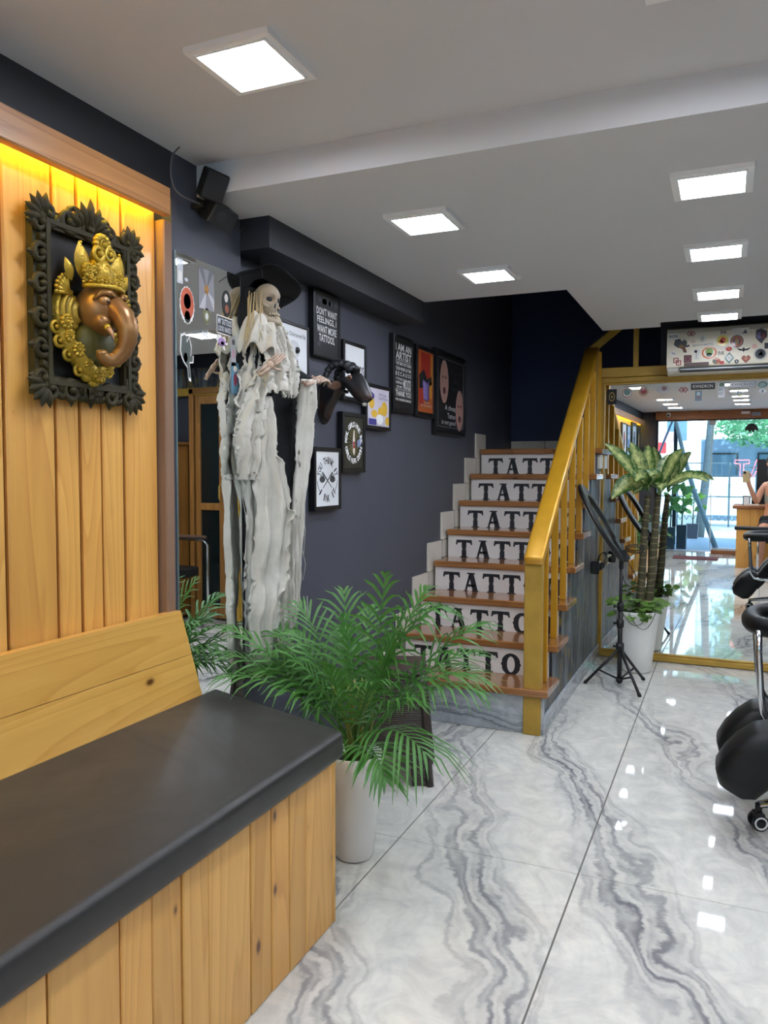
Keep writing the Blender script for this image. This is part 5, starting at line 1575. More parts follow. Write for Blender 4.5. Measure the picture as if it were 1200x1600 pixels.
S_(bmr, M1, .07, 1.797, .145, .036, 'rect', ink('#8e98a4'), [(ink('#d4d8dc'), 'poly', [(-.47, -.38), (.47, -.38), (.47, .38), (-.47, .38)])], (ink('#5f6c7c'), [('KWADRON', 0, 0, .84, .5)]))
S_(bmr, M1, .055, 1.733, .038, .06, BLOBS, ink('#6d7a86'), [(ink('#c2b05c'), 'disc', (.1, -.05, .2, .16))])
S_(bmr, M1, .184, 1.79, .06, .042, 'disc', ink('#9db7b5'), [(TEAL, 'ring', .4)])
S_(bmr, M1, .185, 1.75, .05, .034, 'diamond', ink('#cfd4d6'), [(GREY, 'disc', (0, 0, .1, .3))])

# dried leaves hung in the stairwell
gl_ = thing('leaf_garland', 'brown paper leaves hanging at the stairwell opening', 'decoration', (-.9, 3.86, 2.12))
for q in range(6):
    x = -1.02 + q * .045
    a = -1.57 + (q - 2.5) * .25
    leaf3(mb := MB(), 0, 0, .10, .022, a, 0, FY(x, 4.35, 2.36), .01)
    mb.build('paper_leaf', mat('dry_leaf', '#6b4a36', .8, var=.2), gl_)
MB().tube([(-1.05, 4.35, 2.36), (-.75, 4.35, 2.36)], .002, 5).build('string', CABLE, gl_)

# ================================================================== black treatment chair at the right edge
ch = thing('treatment_chair', 'black padded treatment chair with split leg rests and chrome base', 'chair', (.52, 3.15, 0))
def pad(path, wy, th, name, label=None):
    """padded slab: rounded section swept along an x-z path at a given y"""
    pts = [Vector(p) for p in path]
    mb = MB()
    n = 20
    vs_, fs = [], []
    m = len(pts)
    for i, p in enumerate(pts):
        t = (pts[min(m - 1, i + 1)] - pts[max(0, i - 1)]).normalized()
        nn = Vector((-t.z, 0, t.x))
        e = min(1, .35 + 1.2 * min(i, m - 1 - i) / max(1, (m - 1) / 2)) if m > 3 else 1
        for j in range(n):
            a = 2 * math.pi * j / n
            ca, sa = math.cos(a), math.sin(a)
            sx = math.copysign(abs(ca) ** .4, ca); sz = math.copysign(abs(sa) ** .45, sa)
            vs_.append(p + Vector((0, 1, 0)) * sx * wy / 2 * (.8 + .2 * e) + nn * sz * th[i] / 2)
    for i in range(m - 1):
        for j in range(n): fs.append((i * n + j, i * n + (j + 1) % n, (i + 1) * n + (j + 1) % n, (i + 1) * n + j))
    fs.append(list(range(n))[::-1]); fs.append([(m - 1) * n + j for j in range(n)])
    mb.add(vs_, fs, True)
    return mb.build(name, LEATHER, ch, label=label)
for yy in (2.97, 3.27):
    pad([(.42, yy, .51), (.33, yy, .49), (.255, yy, .395), (.20, yy, .30), (.165, yy, .25)], .20, [.05, .08, .085, .085, .07], 'leg_rest')
    pad([(.185, yy, .35), (.155, yy, .32), (.115, yy, .275), (.08, yy, .228), (.05, yy, .185), (.037, yy, .16)], .215, [.10, .15, .17, .175, .16, .10], 'foot_pad')
pad([(.33, 3.13, .52), (.42, 3.13, .53), (.6, 3.13, .525), (.85, 3.13, .53), (.95, 3.13, .52)], .52, [.05, .10, .11, .10, .05], 'seat')
pad([(.90, 3.13, .56), (1.0, 3.13, .72), (1.1, 3.13, .92), (1.2, 3.13, 1.12), (1.24, 3.13, 1.2)], .5, [.06, .11, .11, .10, .05], 'backrest')
# broad padded armrest ring on chrome hoops
loop = [(.31 + .215 * math.copysign(abs(math.cos(a)) ** .7, math.cos(a)), 3.29 + .225 * math.copysign(abs(math.sin(a)) ** .8, math.sin(a)), .70 + .012 * math.cos(a)) for a in [2 * math.pi * i / 36 for i in range(36)]]
MB().tube(loop, .036, 12, closed=True).build('armrest_ring', LEATHER, ch)
for yy in (3.10, 3.48):
    MB().tube([(.115, yy, .685), (.117, yy, .6), (.128, yy, .45), (.137, yy, .385), (.16, yy, .345), (.21, yy, .335), (.5, yy, .34), (.53, yy, .37), (.5, yy, .68)], .0115, 10).build('armrest_hoop', CHROME, ch)
MB().cyl((.52, 3.15, .1), (.52, 3.15, .48), .045, .035, 16).build('lift_column', CHROME, ch)
bc = Vector((.52, 3.15, 0))
for q in range(5):
    a = math.atan2(3.005 - 3.15, .125 - .52) + q * 2 * math.pi / 5
    d = Vector((math.cos(a), math.sin(a), 0)); e = bc + d * .42
    lg = MB().tube([bc + Vector((0, 0, .14)), bc + d * .2 + Vector((0, 0, .125)), e + Vector((0, 0, .085))], [.034, .026, .016], 10, flat=.8).build('base_leg', CHROME, ch)
    s_ = Vector((-d.y, d.x, 0))
    cs = MB().cyl(e + Vector((0, 0, .05)), e + Vector((0, 0, .09)), .012, n=8)
    cs.box(-.016, .016, -.026, .026, .03, .062, .006, FZ(e.x, e.y, 0, a))
    cs.build('caster_fork', BLACKP, lg)
    for sg in (-1, 1):
        MB().cyl(e + s_ * sg * .012 + Vector((0, 0, .028)), e + s_ * sg * .026 + Vector((0, 0, .028)), .028, n=16).build('caster_wheel', BLACKP, lg)
        MB().tube([e + s_ * sg * .0265 + Vector((0, 0, .028)) + d * .02 * math.cos(b_) + Vector((0, 0, .02 * math.sin(b_))) for b_ in [2 * math.pi * i / 16 for i in range(16)]], .0035, 5, closed=True).build('wheel_rim', WHITEP, lg)

# ================================================================== the room's right rear corner, seen in the pier mirror
ds = thing('door_unit', 'dark glazed door in brown wooden frame right of the big mirror', 'door', (.83, 5.44, 0))
DG = mat('dark_pane', '#141c1c', .12, var=.1)
for (a, b, c, d, nm) in ((.63, .675, 0, 1.93, 'door_jamb'), (1.02, 1.065, 0, 1.93, 'door_jamb'), (.63, 1.065, 1.885, 1.93, 'door_head'), (.71, .765, .02, 1.87, 'door_stile'), (.95, 1.0, .02, 1.87, 'door_stile'), (.765, .95, .92, .98, 'door_rail'), (.765, .95, .02, .12, 'door_rail'), (.765, .95, 1.8, 1.87, 'door_rail')):
    MB().box(a, b, 5.41, 5.45, c, d, .004).build(nm, WD_DOOR, ds)
for (c, d) in ((.12, .92), (.98, 1.8)): MB().box(.765, .95, 5.425, 5.435, c, d).build('door_pane', DG, ds)
MB().tube([(.738, 5.405, 1.0), (.738, 5.375, 1.02), (.738, 5.375, 1.12), (.738, 5.405, 1.14)], .007, 8).build('door_handle', GOLDD, ds)
struct('wall_back_transom', MB().box(.61, 1.95, 5.455, 5.488, 1.935, 2.104), PATINA, 'slate panel splashed with gold over the door')
cb = thing('tall_cabinet', 'tall yellow pine cabinet beside the glazed door', 'cabinet', (1.28, 5.27, 0))
MB().box(1.09, 1.5, 5.1, 5.44, .03, 1.46, .004).build('body', WD_DOOR, cb)
MB().box(1.075, 1.515, 5.085, 5.44, 1.46, 1.485, .004).build('top', WD_DOOR, cb)
for a, b in ((1.1, 1.292), (1.298, 1.49)):
    d_ = MB().box(a, b, 5.082, 5.1, .06, 1.44, .004).build('cabinet_door', WD_DOOR, cb)
    MB().cyl((b - .02 if a < 1.2 else a + .02, 5.082, .8), (b - .02 if a < 1.2 else a + .02, 5.065, .8), .01, n=10).build('knob', CHROME, d_)
hl = thing('helmet', 'glossy red helmet on top of the tall cabinet', 'helmet', (1.16, 5.22, 1.486))
MB().ell((1.16, 5.22, 1.56), (.075, .085, .075), 20, 14).build('shell', mat('helmet_red', '#c02a20', .15, coat=.6), hl)
MB().ell((1.13, 5.20, 1.555), (.055, .07, .035), 16, 10).build('visor', BLACK, hl)
wc = thing('armchair', 'chrome-framed waiting chair with brown armrest near the glazed door', 'chair', (.95, 4.9, 0))
MB().box(.72, 1.15, 4.72, 5.08, .42, .50, .02).build('seat', LEATHER, wc)
MB().box(1.10, 1.17, 4.72, 5.08, .52, .92, .025).build('backrest', LEATHER, wc)
for yy in (4.67, 5.13):
    MB().tube([(1.15, yy, .7), (.72, yy, .7), (.68, yy, .66), (.68, yy, .06), (.72, yy, .015), (1.12, yy, .015), (1.16, yy, .06), (1.15, yy, .7)], .0105, 8).build('side_hoop', CHROME, wc)
    MB().box(.69, 1.1, yy - .022, yy + .022, .705, .735, .011).build('armrest', mat('brown_armrest', '#5a4336', .4), wc)
# ================================================================== shop front behind the camera, seen in the big mirror
struct('wall_front', MB().box(-1.7, -1.32, YF - .1, YF, 0, 3.4).box(-1.32, 2.0, YF - .1, YF, 2.2, 3.4), mat('front_wall', '#3a3d45', .6))
lt = thing('door_lintel', 'brown wooden beam over the glass shop front', 'beam', (.3, YF, 2.15))
MB().box(-1.34, 1.95, YF + .0, YF + .06, 2.07, 2.2, .006).build('beam_face', WD_LINTEL, lt)
MB().box(-1.34, 1.95, YF - .08, YF + .0, 2.05, 2.09).build('beam_underside', mat('beam_dark', '#5c3a26', .6), lt)
w1 = struct('window_1', MB().box(-1.31, -.515, YF - .035, YF - .025, .02, 2.05), GLASS, 'clear glass shop door')
w2 = struct('window_2', MB().box(-.495, 1.94, YF - .05, YF - .04, .07, 2.05), GLASS, 'clear fixed shop window')
MB().box(-1.335, -1.305, YF - .06, YF + .0, 0, 2.06).build('window_frame', mat('dark_frame', '#2c2d31', .4, .4), w1)
MB().box(-.55, -.46, YF - .055, YF - .02, 1.98, 2.05, .004).build('hinge_plate', CHROME, w1)
MB().box(-.511, -.499, YF - .05, YF - .03, .02, 2.05).build('glass_edge', mat('glass_edge', '#a9c6cc', .2), w1)
tag(MB().box(-.47, 1.94, YF + .0, YF + .34, .0, .062, .006).build('window_ledge', WD_LINTEL), 'low brown wooden ledge inside the shop window', 'ledge')
tag(MB().box(-.93, -.33, -1.5, -1.12, 0, .012, .004).build('door_mat', mat('mat_maroon', '#6b3536', .9, var=.2, vs=30, bump=.3, bs=120)), 'dark red door mat on the floor behind the camera', 'mat')
cc = thing('security_camera', 'white dome security camera on the wooden lintel', 'security camera', (-1.14, YF + .06, 2.15))
MB().cyl((-1.14, YF + .06, 2.15), (-1.14, YF + .10, 2.15), .03, n=16).build('mount', WHITEP, cc)
MB().ell((-1.14, YF + .115, 2.145), (.034, .036, .034), 14, 10).build('housing', WHITEP, cc)
MB().ell((-1.14, YF + .14, 2.135), (.018, .016, .018), 10, 8).build('lens', BLACK, cc)
tag(MB().box(-.10, .02, YF + .06, YF + .085, 2.13, 2.17, .004).build('junction_box', WHITEP), 'small white junction box on the wooden lintel', 'box')
tag(MB().box(.04, .17, YF + .06, YF + .1, 2.10, 2.155, .004).build('door_closer', STEEL), 'grey metal door closer on the wooden lintel', 'door closer')
ho = thing('hanging_ornament', 'dark leaf-shaped ornament hanging before the shop window', 'ornament', (.05, -2.2, 1.8))
MB().tube([(.05, -2.2, 2.2), (.05, -2.2, 1.98)], .002, 5).build('cord', CABLE, ho)
for q in range(4):
    leaf3(mb := MB(), 0, 0, .15, .03, -1.57 + (q - 1.5) * .45, 0, FY(.05, -2.2 + q * .004, 1.98), .012)
    mb.build('leaf', mat('ornament_dark', '#2e2a2a', .7), ho)
# neon word facing the street
ne = thing('neon_sign', 'pink neon word TATTOO in the shop window', 'neon sign', (.4, -2.3, 1.2))
k = NT('neon_tube')
k.l(k.mix(k.noise(k.coords(), 20), C('#ff5a6a'), C('#ff8c98')), k.b.inputs['Base Color'])
k.b.inputs['Emission Color'].default_value = (1, .16, .22, 1)
k.b.inputs['Emission Strength'].default_value = 5
NE = k.m
def neon(pts, cx, closed=True):
    MB().tube([(cx + a * .2, -2.3, 1.19 + b * .24) for a, b in pts], .0065, 8, closed=closed).build('neon_letter', NE, ne)
TT = [(-.12, 0), (.12, 0), (.12, .76), (.5, .78), (.5, 1), (-.5, 1), (-.5, .78), (-.12, .76)]
AA = [(-.5, 0), (-.26, 0), (-.16, .28), (.16, .28), (.26, 0), (.5, 0), (.12, 1), (-.12, 1)]
for i, ch_ in enumerate('TATTOO'):
    cx = -.07 + i * .225
    if ch_ == 'T': neon(TT, cx)
    elif ch_ == 'A':
        neon(AA, cx); neon([(-.09, .46), (.09, .46), (0, .78)], cx)
    else:
        neon([(.48 * math.cos(a), .5 + .5 * math.sin(a)) for a in [2 * math.pi * q / 24 for q in range(24)]], cx)
        neon([(.24 * math.cos(a), .5 + .27 * math.sin(a)) for a in [2 * math.pi * q / 24 for q in range(24)]], cx)
MB().box(-.2, 1.2, -2.306, -2.303, 1.315, 1.325).build('mounting_rail', STEEL, ne)
# desk, its clutter and the black board behind
dk = thing('reception_desk', 'wooden reception desk behind the seated photographer', 'desk', (.45, -.62, 0))
for q in range(7):
    MB().box(-.08 + q * .16, .078 + q * .16, -.36, -.34, .0, .77, .003).build('plank', WD_BENCH, dk)
for q in range(4):
    MB().box(-.082, -.062, -.90 + q * .135, -.768 + q * .135, .0, .77, .003).build('plank', WD_BENCH, dk)
MB().box(-.06, 1.03, -.89, -.362, .0, .77).build('carcass', mat('bench_core', '#6d4319', .8), dk)
MB().box(-.13, 1.08, -.93, -.315, .772, .815, .006).build('desk_top', WD_LINTEL, dk)
fr_ = thing('photo_frame', 'small black standing photo frame on the reception desk', 'photo frame', (.03, -.5, .816))
MB().box(-.045, .045, -.002, .008, 0, .12, .003, FZ(.03, -.5, .816, math.pi)).build('frame', BLACK, fr_)
MB().box(-.034, .034, -.0035, -.0015, .012, .108, 0, FZ(.03, -.49, .816, 0)).box(-.034, .034, .0085, .0095, .012, .108, 0, FZ(.03, -.5, .816)).build('photo', PRINT_WHT, fr_)
tag(MB().box(.0, .18, -.46, -.36, .816, .832, .002).build('book', mat('book_pages', '#e5e1d6', .6)), 'pale closed book lying on the reception desk', 'book')
jr = thing('jar', 'dark glass jar beside the photo frame on the desk', 'jar', (.12, -.55, .816))
MB().lathe([(0, 0), (.03, 0), (.032, .02), (.032, .1), (.02, .115), (.02, .13), (0, .13)], 16, Matrix.Translation((.12, -.55, .816))).build('body', mat('jar_dark', '#23211d', .15), jr)
MB().lathe([(0, .13), (.023, .13), (.023, .15), (0, .15)], 16, Matrix.Translation((.12, -.55, .816))).build('lid', BLACK, jr)
bb = thing('display_board', 'tall black board standing behind the reception desk', 'board', (.5, -1.45, 0))
MB().box(.14, .95, -1.46, -1.43, .12, 1.43, .004).build('panel', BLACK, bb)
for x in (.2, .89): MB().box(x - .02, x + .02, -1.6, -1.3, 0, .03).box(x - .02, x + .02, -1.46, -1.43, .03, .13).build('foot', BLACK, bb)
# armrest stand in front of the photographer
ar = thing('armrest_stand', 'black padded armrest on chrome stand in front of the photographer', 'armrest', (.18, .55, 0))
MB().box(-.08, .42, .50, .60, .555, .60, .02).build('pad', LEATHER, ar)
MB().cyl((.18, .55, .03), (.18, .55, .556), .014, n=12).build('pole', CHROME, ar)
for q in range(3):
    a = q * 2 * math.pi / 3 + .4
    MB().tube([(.18, .55, .06), (.18 + .2 * math.cos(a), .55 + .2 * math.sin(a), .012)], [.012, .01], 8).build('foot', CHROME, ar)

# ================================================================== the photographer, seated, phone in the left hand
ps = thing('person', 'seated person in grey top and black shorts holding up a phone', 'person', (.34, -.14, 0))
def skin(name, verts, edges, m, root, parent, W=True, sub=2):
    me = bpy.data.meshes.new(name)
    me.from_pydata([q[0] for q in verts], edges, [])
    o = link(name, me, parent)
    me.materials.append(m)
    md = o.modifiers.new('skin', 'SKIN')
    md.use_smooth_shade = True
    sv = me.skin_vertices[0].data
    for i, q in enumerate(verts):
        r_ = q[1] if isinstance(q[1], tuple) else (q[1], q[1])
        sv[i].radius = r_
        sv[i].use_root = (i == root)
    subsurf(o, sub)
    return o
SKIN = mat('skin', '#c68f72', .5, var=.08, vs=14)
bv = [((.345, -.15, .56), .125), ((.345, -.165, .70), .105), ((.345, -.175, .84), .10), ((.345, -.18, 1.0), .115), ((.345, -.18, 1.11), .075), ((.345, -.17, 1.18), .05), ((.345, -.165, 1.23), .045), ((.345, -.15, 1.31), .075), ((.345, -.145, 1.40), .075),
      ((.235, -.17, 1.085), .052), ((.185, -.15, .965), .042), ((.155, -.11, .855), .036), ((.11, -.075, .96), .034), ((.065, -.045, 1.08), .026), ((.05, -.042, 1.13), (.03, .018)), ((.043, -.04, 1.18), (.036, .017)),
      ((.455, -.17, 1.085), .052), ((.50, -.13, .95), .042), ((.51, -.05, .84), .036), ((.47, .06, .80), .03), ((.44, .14, .77), .024), ((.43, .18, .755), (.03, .018)),
      ((.26, -.08, .55), .09), ((.235, .10, .535), .075), ((.22, .27, .52), .06), ((.215, .25, .36), .052), ((.21, .21, .22), .042), ((.21, .18, .09), .034), ((.21, .24, .05), .036), ((.205, .33, .035), .028),
      ((.43, -.08, .55), .09), ((.455, .10, .535), .075), ((.47, .27, .52), .06), ((.475, .25, .36), .052), ((.48, .21, .22), .042), ((.48, .18, .09), .034), ((.48, .24, .05), .036), ((.485, .33, .035), .028)]
be = [(0, 1), (1, 2), (2, 3), (3, 4), (4, 5), (5, 6), (6, 7), (7, 8), (3, 9), (9, 10), (10, 11), (11, 12), (12, 13), (13, 14), (14, 15), (3, 16), (16, 17), (17, 18), (18, 19), (19, 20), (20, 21),
      (0, 22), (22, 23), (23, 24), (24, 25), (25, 26), (26, 27), (27, 28), (28, 29), (0, 30), (30, 31), (31, 32), (32, 33), (33, 34), (34, 35), (35, 36), (36, 37)]
# fingers of the left hand close round the phone, root inside the palm
hx, hy, hz = .043, -.04, 1.18
def fing(chain, parent_i):
    p = parent_i
    for c, r_ in chain:
        bv.append((c, r_)); be.append((p, len(bv) - 1)); p = len(bv) - 1
for i, dz in enumerate((.012, -.004, -.02, -.036)):
    fing([((hx - .03, hy - .012, hz + .012 + dz), .0085), ((hx - .052, hy - .002, hz + .022 + dz), .008), ((hx - .056, hy + .018, hz + .024 + dz), .0075), ((hx - .042, hy + .026, hz + .024 + dz), .0065)], 15)
fing([((hx + .03, hy - .006, hz + .012), .010), ((hx + .036, hy + .006, hz + .04), .009), ((hx + .02, hy + .024, hz + .055), .008)], 15)
for i, dx in enumerate((-.022, -.008, .006, .02)):
    fing([((.43 + dx, .205, .752), .0085), ((.43 + dx, .235, .742), .008), ((.43 + dx, .25, .722), .007)], 21)
fing([((.402, .19, .755), .0095), ((.392, .212, .745), .008)], 21)
body = skin('body', bv, be, SKIN, 0, ps)
hr = MB().ell((.345, -.165, 1.40), (.092, .10, .105), 18, 12).ell((.345, -.215, 1.25), (.085, .05, .15), 16, 10).build('hair', mat('dark_hair', '#1a1412', .5, var=.2), ps)
fc_ = MB()
MB().ell((.345, -.062, 1.355), (.011, .016, .02), 10, 8).build('nose', SKIN, ps)
MB().tube([(.322, -.070, 1.318), (.345, -.064, 1.315), (.368, -.070, 1.318)], [.003, .006, .003], 7).build('mouth', mat('lips', '#9c4f4a', .5), ps)
for s in (-1, 1):
    e = MB().ell((.345 + s * .03, -.078, 1.375), (.012, .008, .007), 10, 8).build('eye', WHITE, ps)
    MB().ell((.345 + s * .03, -.0715, 1.375), (.005, .003, .005), 8, 6).build('iris', INKB, e)
    MB().ell((.345 + s * .079, -.15, 1.355), (.012, .02, .03), 10, 8).build('ear', SKIN, ps)
skin('tank_top', [((.345, -.172, .80), .112), ((.345, -.178, .90), .113), ((.345, -.182, 1.0), .124), ((.27, -.178, 1.085), .05), ((.42, -.178, 1.085), .05)], [(0, 1), (1, 2), (2, 3), (2, 4)], mat('grey_top', '#8d9288', .8), 0, ps)
skin('shorts', [((.345, -.15, .58), .15), ((.345, -.162, .72), .128), ((.26, -.08, .552), .105), ((.24, .05, .54), .095), ((.43, -.08, .552), .105), ((.45, .05, .54), .095)], [(0, 1), (0, 2), (2, 3), (0, 4), (4, 5)], mat('black_shorts', '#101216', .8), 0, ps)
for x in (.2075, .4825): MB().ell((x, .25, .034), (.046, .12, .034), 14, 10).build('shoe', mat('dark_shoe', '#24262b', .6), ps)
ph = thing('phone', 'pale phone held up in the hand of the seated person', 'phone', (.028, -.012, 1.2))
MB().box(-.012, .062, -.0125, -.0045, 1.118, 1.262, .004).build('case', mat('phone_case', '#c2a878', .5, var=.15), ph)
MB().box(-.008, .024, -.0046, -.0036, 1.226, 1.258, .0005).build('lens_plate', BLACK, ph)
MB().box(-.009, .059, -.0134, -.0124, 1.122, 1.258).build('screen', mat('phone_screen', '#0c0e12', .1), ph)
sl = thing('swivel_stool', 'round black swivel stool under the seated person', 'stool', (.345, -.15, 0))
MB().lathe([(0, .36), (.15, .36), (.17, .38), (.17, .41), (.15, .43), (0, .432)], 28, Matrix.Translation((.345, -.15, 0))).build('seat', LEATHER, sl)
MB().cyl((.345, -.15, .04), (.345, -.15, .36), .022, n=12).build('column', CHROME, sl)
for q in range(5):
    a = q * 2 * math.pi / 5 + .3
    MB().tube([(.345, -.15, .07), (.345 + .2 * math.cos(a), -.15 + .2 * math.sin(a), .02)], [.016, .012], 8).build('base_leg', CHROME, sl)

# ================================================================== outdoors
struct('floor_porch', MB().box(-2.6, 3.0, -5.4, YF - .02, -.14, -.012), mat('porch_stone', '#9aa1aa', .5, var=.08, vs=3), 'blue-grey stone porch')
struct('floor_kerb', MB().box(-2.6, 3.0, -5.55, -5.4, -.3, -.02), mat('kerb_dark', '#55585e', .7), 'dark porch edge')
struct('ground_street', MB().box(-14, 14, -18, -5.5, -.4, -.16), mat('street_concrete', '#c9c4ba', .8, var=.1, vs=2), 'pale sunlit street')
struct('wall_neighbour', MB().box(-4.0, -2.3, -4.6, YF - .1, -.2, 4.0), mat('neighbour_plaster', '#b9c2cc', .8, var=.05), 'pale wall of the neighbouring shop')
gt = thing('street_gate', 'white panelled metal gate across the street', 'gate', (-.6, -11, -.1))
GW = mat('gate_white', '#e3e8ea', .5)
for q in range(9):
    MB().box(-3.6 + q * .62, -3.0 + q * .62, -11.02, -11.0, .14, .60, .004).build('panel', GW, gt)
    MB().box(-3.6 + q * .62, -3.0 + q * .62, -11.02, -11.0, .62, 1.12, .004).build('panel', GW, gt)
DKM = mat('gate_bar', '#51606a', .5, .3)
for q in range(10): MB().box(-3.64 + q * .62, -3.6 + q * .62, -11.05, -10.98, -.16, 1.5).build('post', DKM, gt)
for z in (.60, 1.13, 1.46): MB().box(-3.64, 1.98, -11.04, -11.0, z, z + .03).build('rail', DKM, gt)
for q in range(46): MB().box(-3.6 + q * .12, -3.585 + q * .12, -11.03, -11.01, 1.15, 1.47).build('spindle', DKM, gt)
nb = MB()
for q in range(36):
    x = -3.6 + q * .155
    nb.tube([(x, -10.99, .12), (x + .06, -10.99, .0), (x + .12, -10.99, .12)], .012, 5)
nb.build('scroll_band', DKM, gt)
notice = tag(MB().box(-.62, -.36, -10.995, -10.985, .96, 1.12).build('notice_sign', WHITEP), 'small white notice with red lettering on the street gate', 'sign')
nm_ = MB(); text(nm_, 'NO', 0, .04, .1, .04, 0, Matrix(((-1, 0, 0, -.49), (0, 0, 1, -10.984), (0, 1, 0, 1.04), (0, 0, 0, 1))), .02)
nm_.build('lettering', RED, notice)
nm_ = MB(); text(nm_, 'PARKING', 0, -.03, .2, .045, 0, Matrix(((-1, 0, 0, -.49), (0, 0, 1, -10.984), (0, 1, 0, 1.04), (0, 0, 0, 1))), .02)
nm_.build('lettering', RED, notice)
bd = thing('grey_building', 'blue-grey building wall behind the street gate', 'building', (0, -14, -.2))
MB().box(-2.2, 6, -15, -14, -.3, 2.2).build('wall', mat('building_blue', '#7d92a8', .8, var=.06), bd)
for q in range(5):
    f_ = MB().box(-1.2 + q * 1.3, -.4 + q * 1.3, -14.0, -13.96, 1.1, 1.8).build('window', mat('dark_frame', '#2c2d31', .4, .4), bd)
    MB().box(-1.15 + q * 1.3, -.45 + q * 1.3, -13.97, -13.95, 1.15, 1.75).build('pane', mat('far_glass', '#5c7488', .15), f_)
wb = thing('white_building', 'bright white building left of the street gate', 'building', (-2.4, -9.5, -.2))
MB().box(-4.6, -1.3, -12.5, -11.6, -.3, 6.5).build('wall', mat('white_render', '#eef1f2', .8, var=.03), wb)
for q in range(3): MB().box(-3.9 + q * .9, -3.4 + q * .9, -11.6, -11.56, 2.1, 3.0).build('window', mat('far_glass', '#5c7488', .15), wb)
rsn = thing('shop_sign', 'red and white shop sign on the neighbouring wall', 'sign', (-2.0, -8.9, 1.6))
MB().box(-2.35, -1.85, -9.0, -8.9, 1.68, 1.95, .01).build('red_panel', mat('sign_red', '#d2383c', .4), rsn)
MB().box(-2.35, -1.55, -9.02, -8.92, 1.96, 2.2, .01).build('pink_panel', mat('sign_pink', '#e7b6bd', .5), rsn)
MB().box(-2.2, -2.14, -9.0, -8.94, -.16, 1.7).build('post', DKM, rsn)
# leaning trunk, dark post, tree
tag(MB().tube([(-.445, -3.14, -.012), (-.62, -3.2, .45), (-.82, -3.3, .95), (-1.0, -3.4, 1.55), (-1.16, -3.5, 2.2), (-1.3, -3.55, 2.7)], [.045, .042, .04, .036, .032, .028], 10).build('leaning_trunk', mat('pale_bark', '#a3a8a6', .8, var=.2, vs=14, bump=.3, bs=40)), 'pale bare trunk leaning across the glass door', 'trunk')
tag(MB().box(-1.18, -1.12, -3.66, -3.60, -.012, 3.2, .005).build('porch_post', mat('dark_frame', '#2c2d31', .4, .4)), 'dark upright post on the porch by the glass door', 'post')
cnp = thing('porch_awning', 'dark folded awning frame above the porch', 'awning', (-1.3, -3.0, 2.1))
bar((-1.36, -2.6, 1.4), (-1.2, -3.6, 2.15), .03, .03).build('strut', DKM, cnp)
bar((-1.5, -2.6, 2.2), (-1.1, -3.7, 2.15), .04, .05).build('arm', DKM, cnp)
tr = thing('street_tree', 'dark trunked leafy street tree beyond the porch', 'tree', (-.8, -6, -.16))
MB().tube([(-.90, -6, -.2), (-.85, -6, .45), (-.78, -6, 1.2), (-.72, -6, 2.2), (-.62, -6.1, 3.2)], [.10, .085, .075, .07, .06], 12).build('trunk', mat('dark_bark', '#4a5358', .9, var=.3, vs=12, bump=.4, bs=30), tr)
LEAF = leafmat('street_leaf', '#3f8a55', '#8fc79a', 8)
def crown(root, cs, n, size, seed):
    rr = random.Random(seed); mb = MB()
    for (c, r_) in cs:
        for q in range(n):
            d = Vector((rr.gauss(0, 1), rr.gauss(0, 1), rr.gauss(0, 1))).normalized() * rr.uniform(.35, 1) ** .5
            p = Vector(c) + Vector((d.x * r_[0], d.y * r_[1], d.z * r_[2]))
            a = Vector((rr.uniform(-1, 1), rr.uniform(-1, 1), rr.uniform(-.6, .3))).normalized() * size * rr.uniform(.6, 1.2)
            b = a.cross(Vector((rr.uniform(-1, 1), rr.uniform(-1, 1), 1))).normalized() * size * .35
            mb.add([p, p + a * .5 + b, p + a, p + a * .5 - b], [(0, 1, 2, 3)])
    o = mb.build('foliage', LEAF, root, kind='stuff')
crown(tr, [((-.3, -7.4, 2.9), (.9, .8, .8)), ((.5, -8.0, 2.5), (.9, .8, .7)), ((-1.0, -8.2, 3.4), (.5, .7, .6)), ((.4, -8.3, 3.4), (1.2, .8, .8))], 1500, .11, 5)
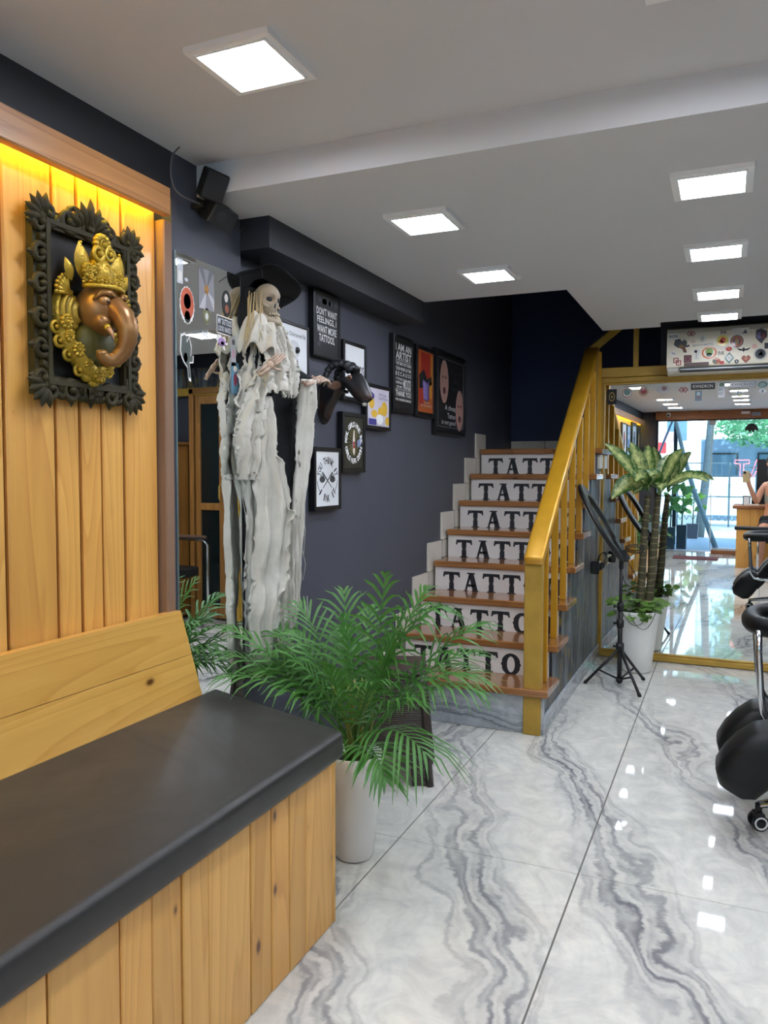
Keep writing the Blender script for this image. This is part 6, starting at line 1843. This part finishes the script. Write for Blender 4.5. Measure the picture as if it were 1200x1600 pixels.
t2 = thing('street_tree', 'broad green tree behind the street gate', 'tree', (1.2, -12.4, -.16))
MB().tube([(1.2, -12.4, -.2), (1.15, -12.4, 1.4), (1.2, -12.4, 2.6)], [.14, .12, .08], 10).build('trunk', mat('dark_bark', '#4a5358', .9), t2)
crown(t2, [((.2, -12.4, 2.7), (1.3, .8, .8)), ((1.6, -12.4, 3.0), (1.4, .9, 1.0)), ((.6, -12.2, 4.0), (1.6, .9, .9))], 1700, .16, 9)
# planters on the porch
def planter(c, w_, h_, label, leaves, hgt, seed, spread, m, taper=.8):
    t = thing('porch_planter', label, 'plant', c, 0, 'planters on the porch')
    c = Vector(c)
    pl = []
    for z, s in ((0, taper), (h_, 1.0)): pl += [(-w_ / 2 * s, -w_ / 2 * s, z), (w_ / 2 * s, -w_ / 2 * s, z), (w_ / 2 * s, w_ / 2 * s, z), (-w_ / 2 * s, w_ / 2 * s, z)]
    MB().add(pl, [(3, 2, 1, 0), (4, 5, 6, 7), (0, 1, 5, 4), (1, 2, 6, 5), (2, 3, 7, 6), (3, 0, 4, 7)], False, Matrix.Translation(c)).build('pot', m, t)
    rr = random.Random(seed)
    for q in range(leaves):
        a = rr.uniform(0, 6.28); zz = h_ + rr.uniform(.25, 1) * hgt
        s0 = c + Vector((0, 0, h_)); tip = c + Vector((spread * math.cos(a), spread * math.sin(a), zz))
        bigleaf(t, s0 + Vector((0, 0, (zz - h_) * .7)), tip, .05, .05, POTH, (0, 1, .5), 'leaf', .1, 6, 4)
    MB().tube([c + Vector((0, 0, h_ * .9)), c + Vector((.02, .01, h_ + hgt * .8))], [.012, .008], 6).build('stem', mat('vine_green', '#40522c', .6), t)
GP = mat('grey_planter', '#474c55', .5)
planter((-1.12, -2.72, -.012), .14, .36, 'slim grey planter by the door post with dark leaves', 7, .8, 3, .16, GP, .9)
planter((-.96, -2.88, -.012), .16, .39, 'larger grey planter on the porch with glossy leaves', 9, .75, 4, .2, GP, .9)
planter((-.95, -5.1, -.012), .22, .28, 'dark square planter at the porch edge with broad leaves', 14, .75, 8, .26, GP)
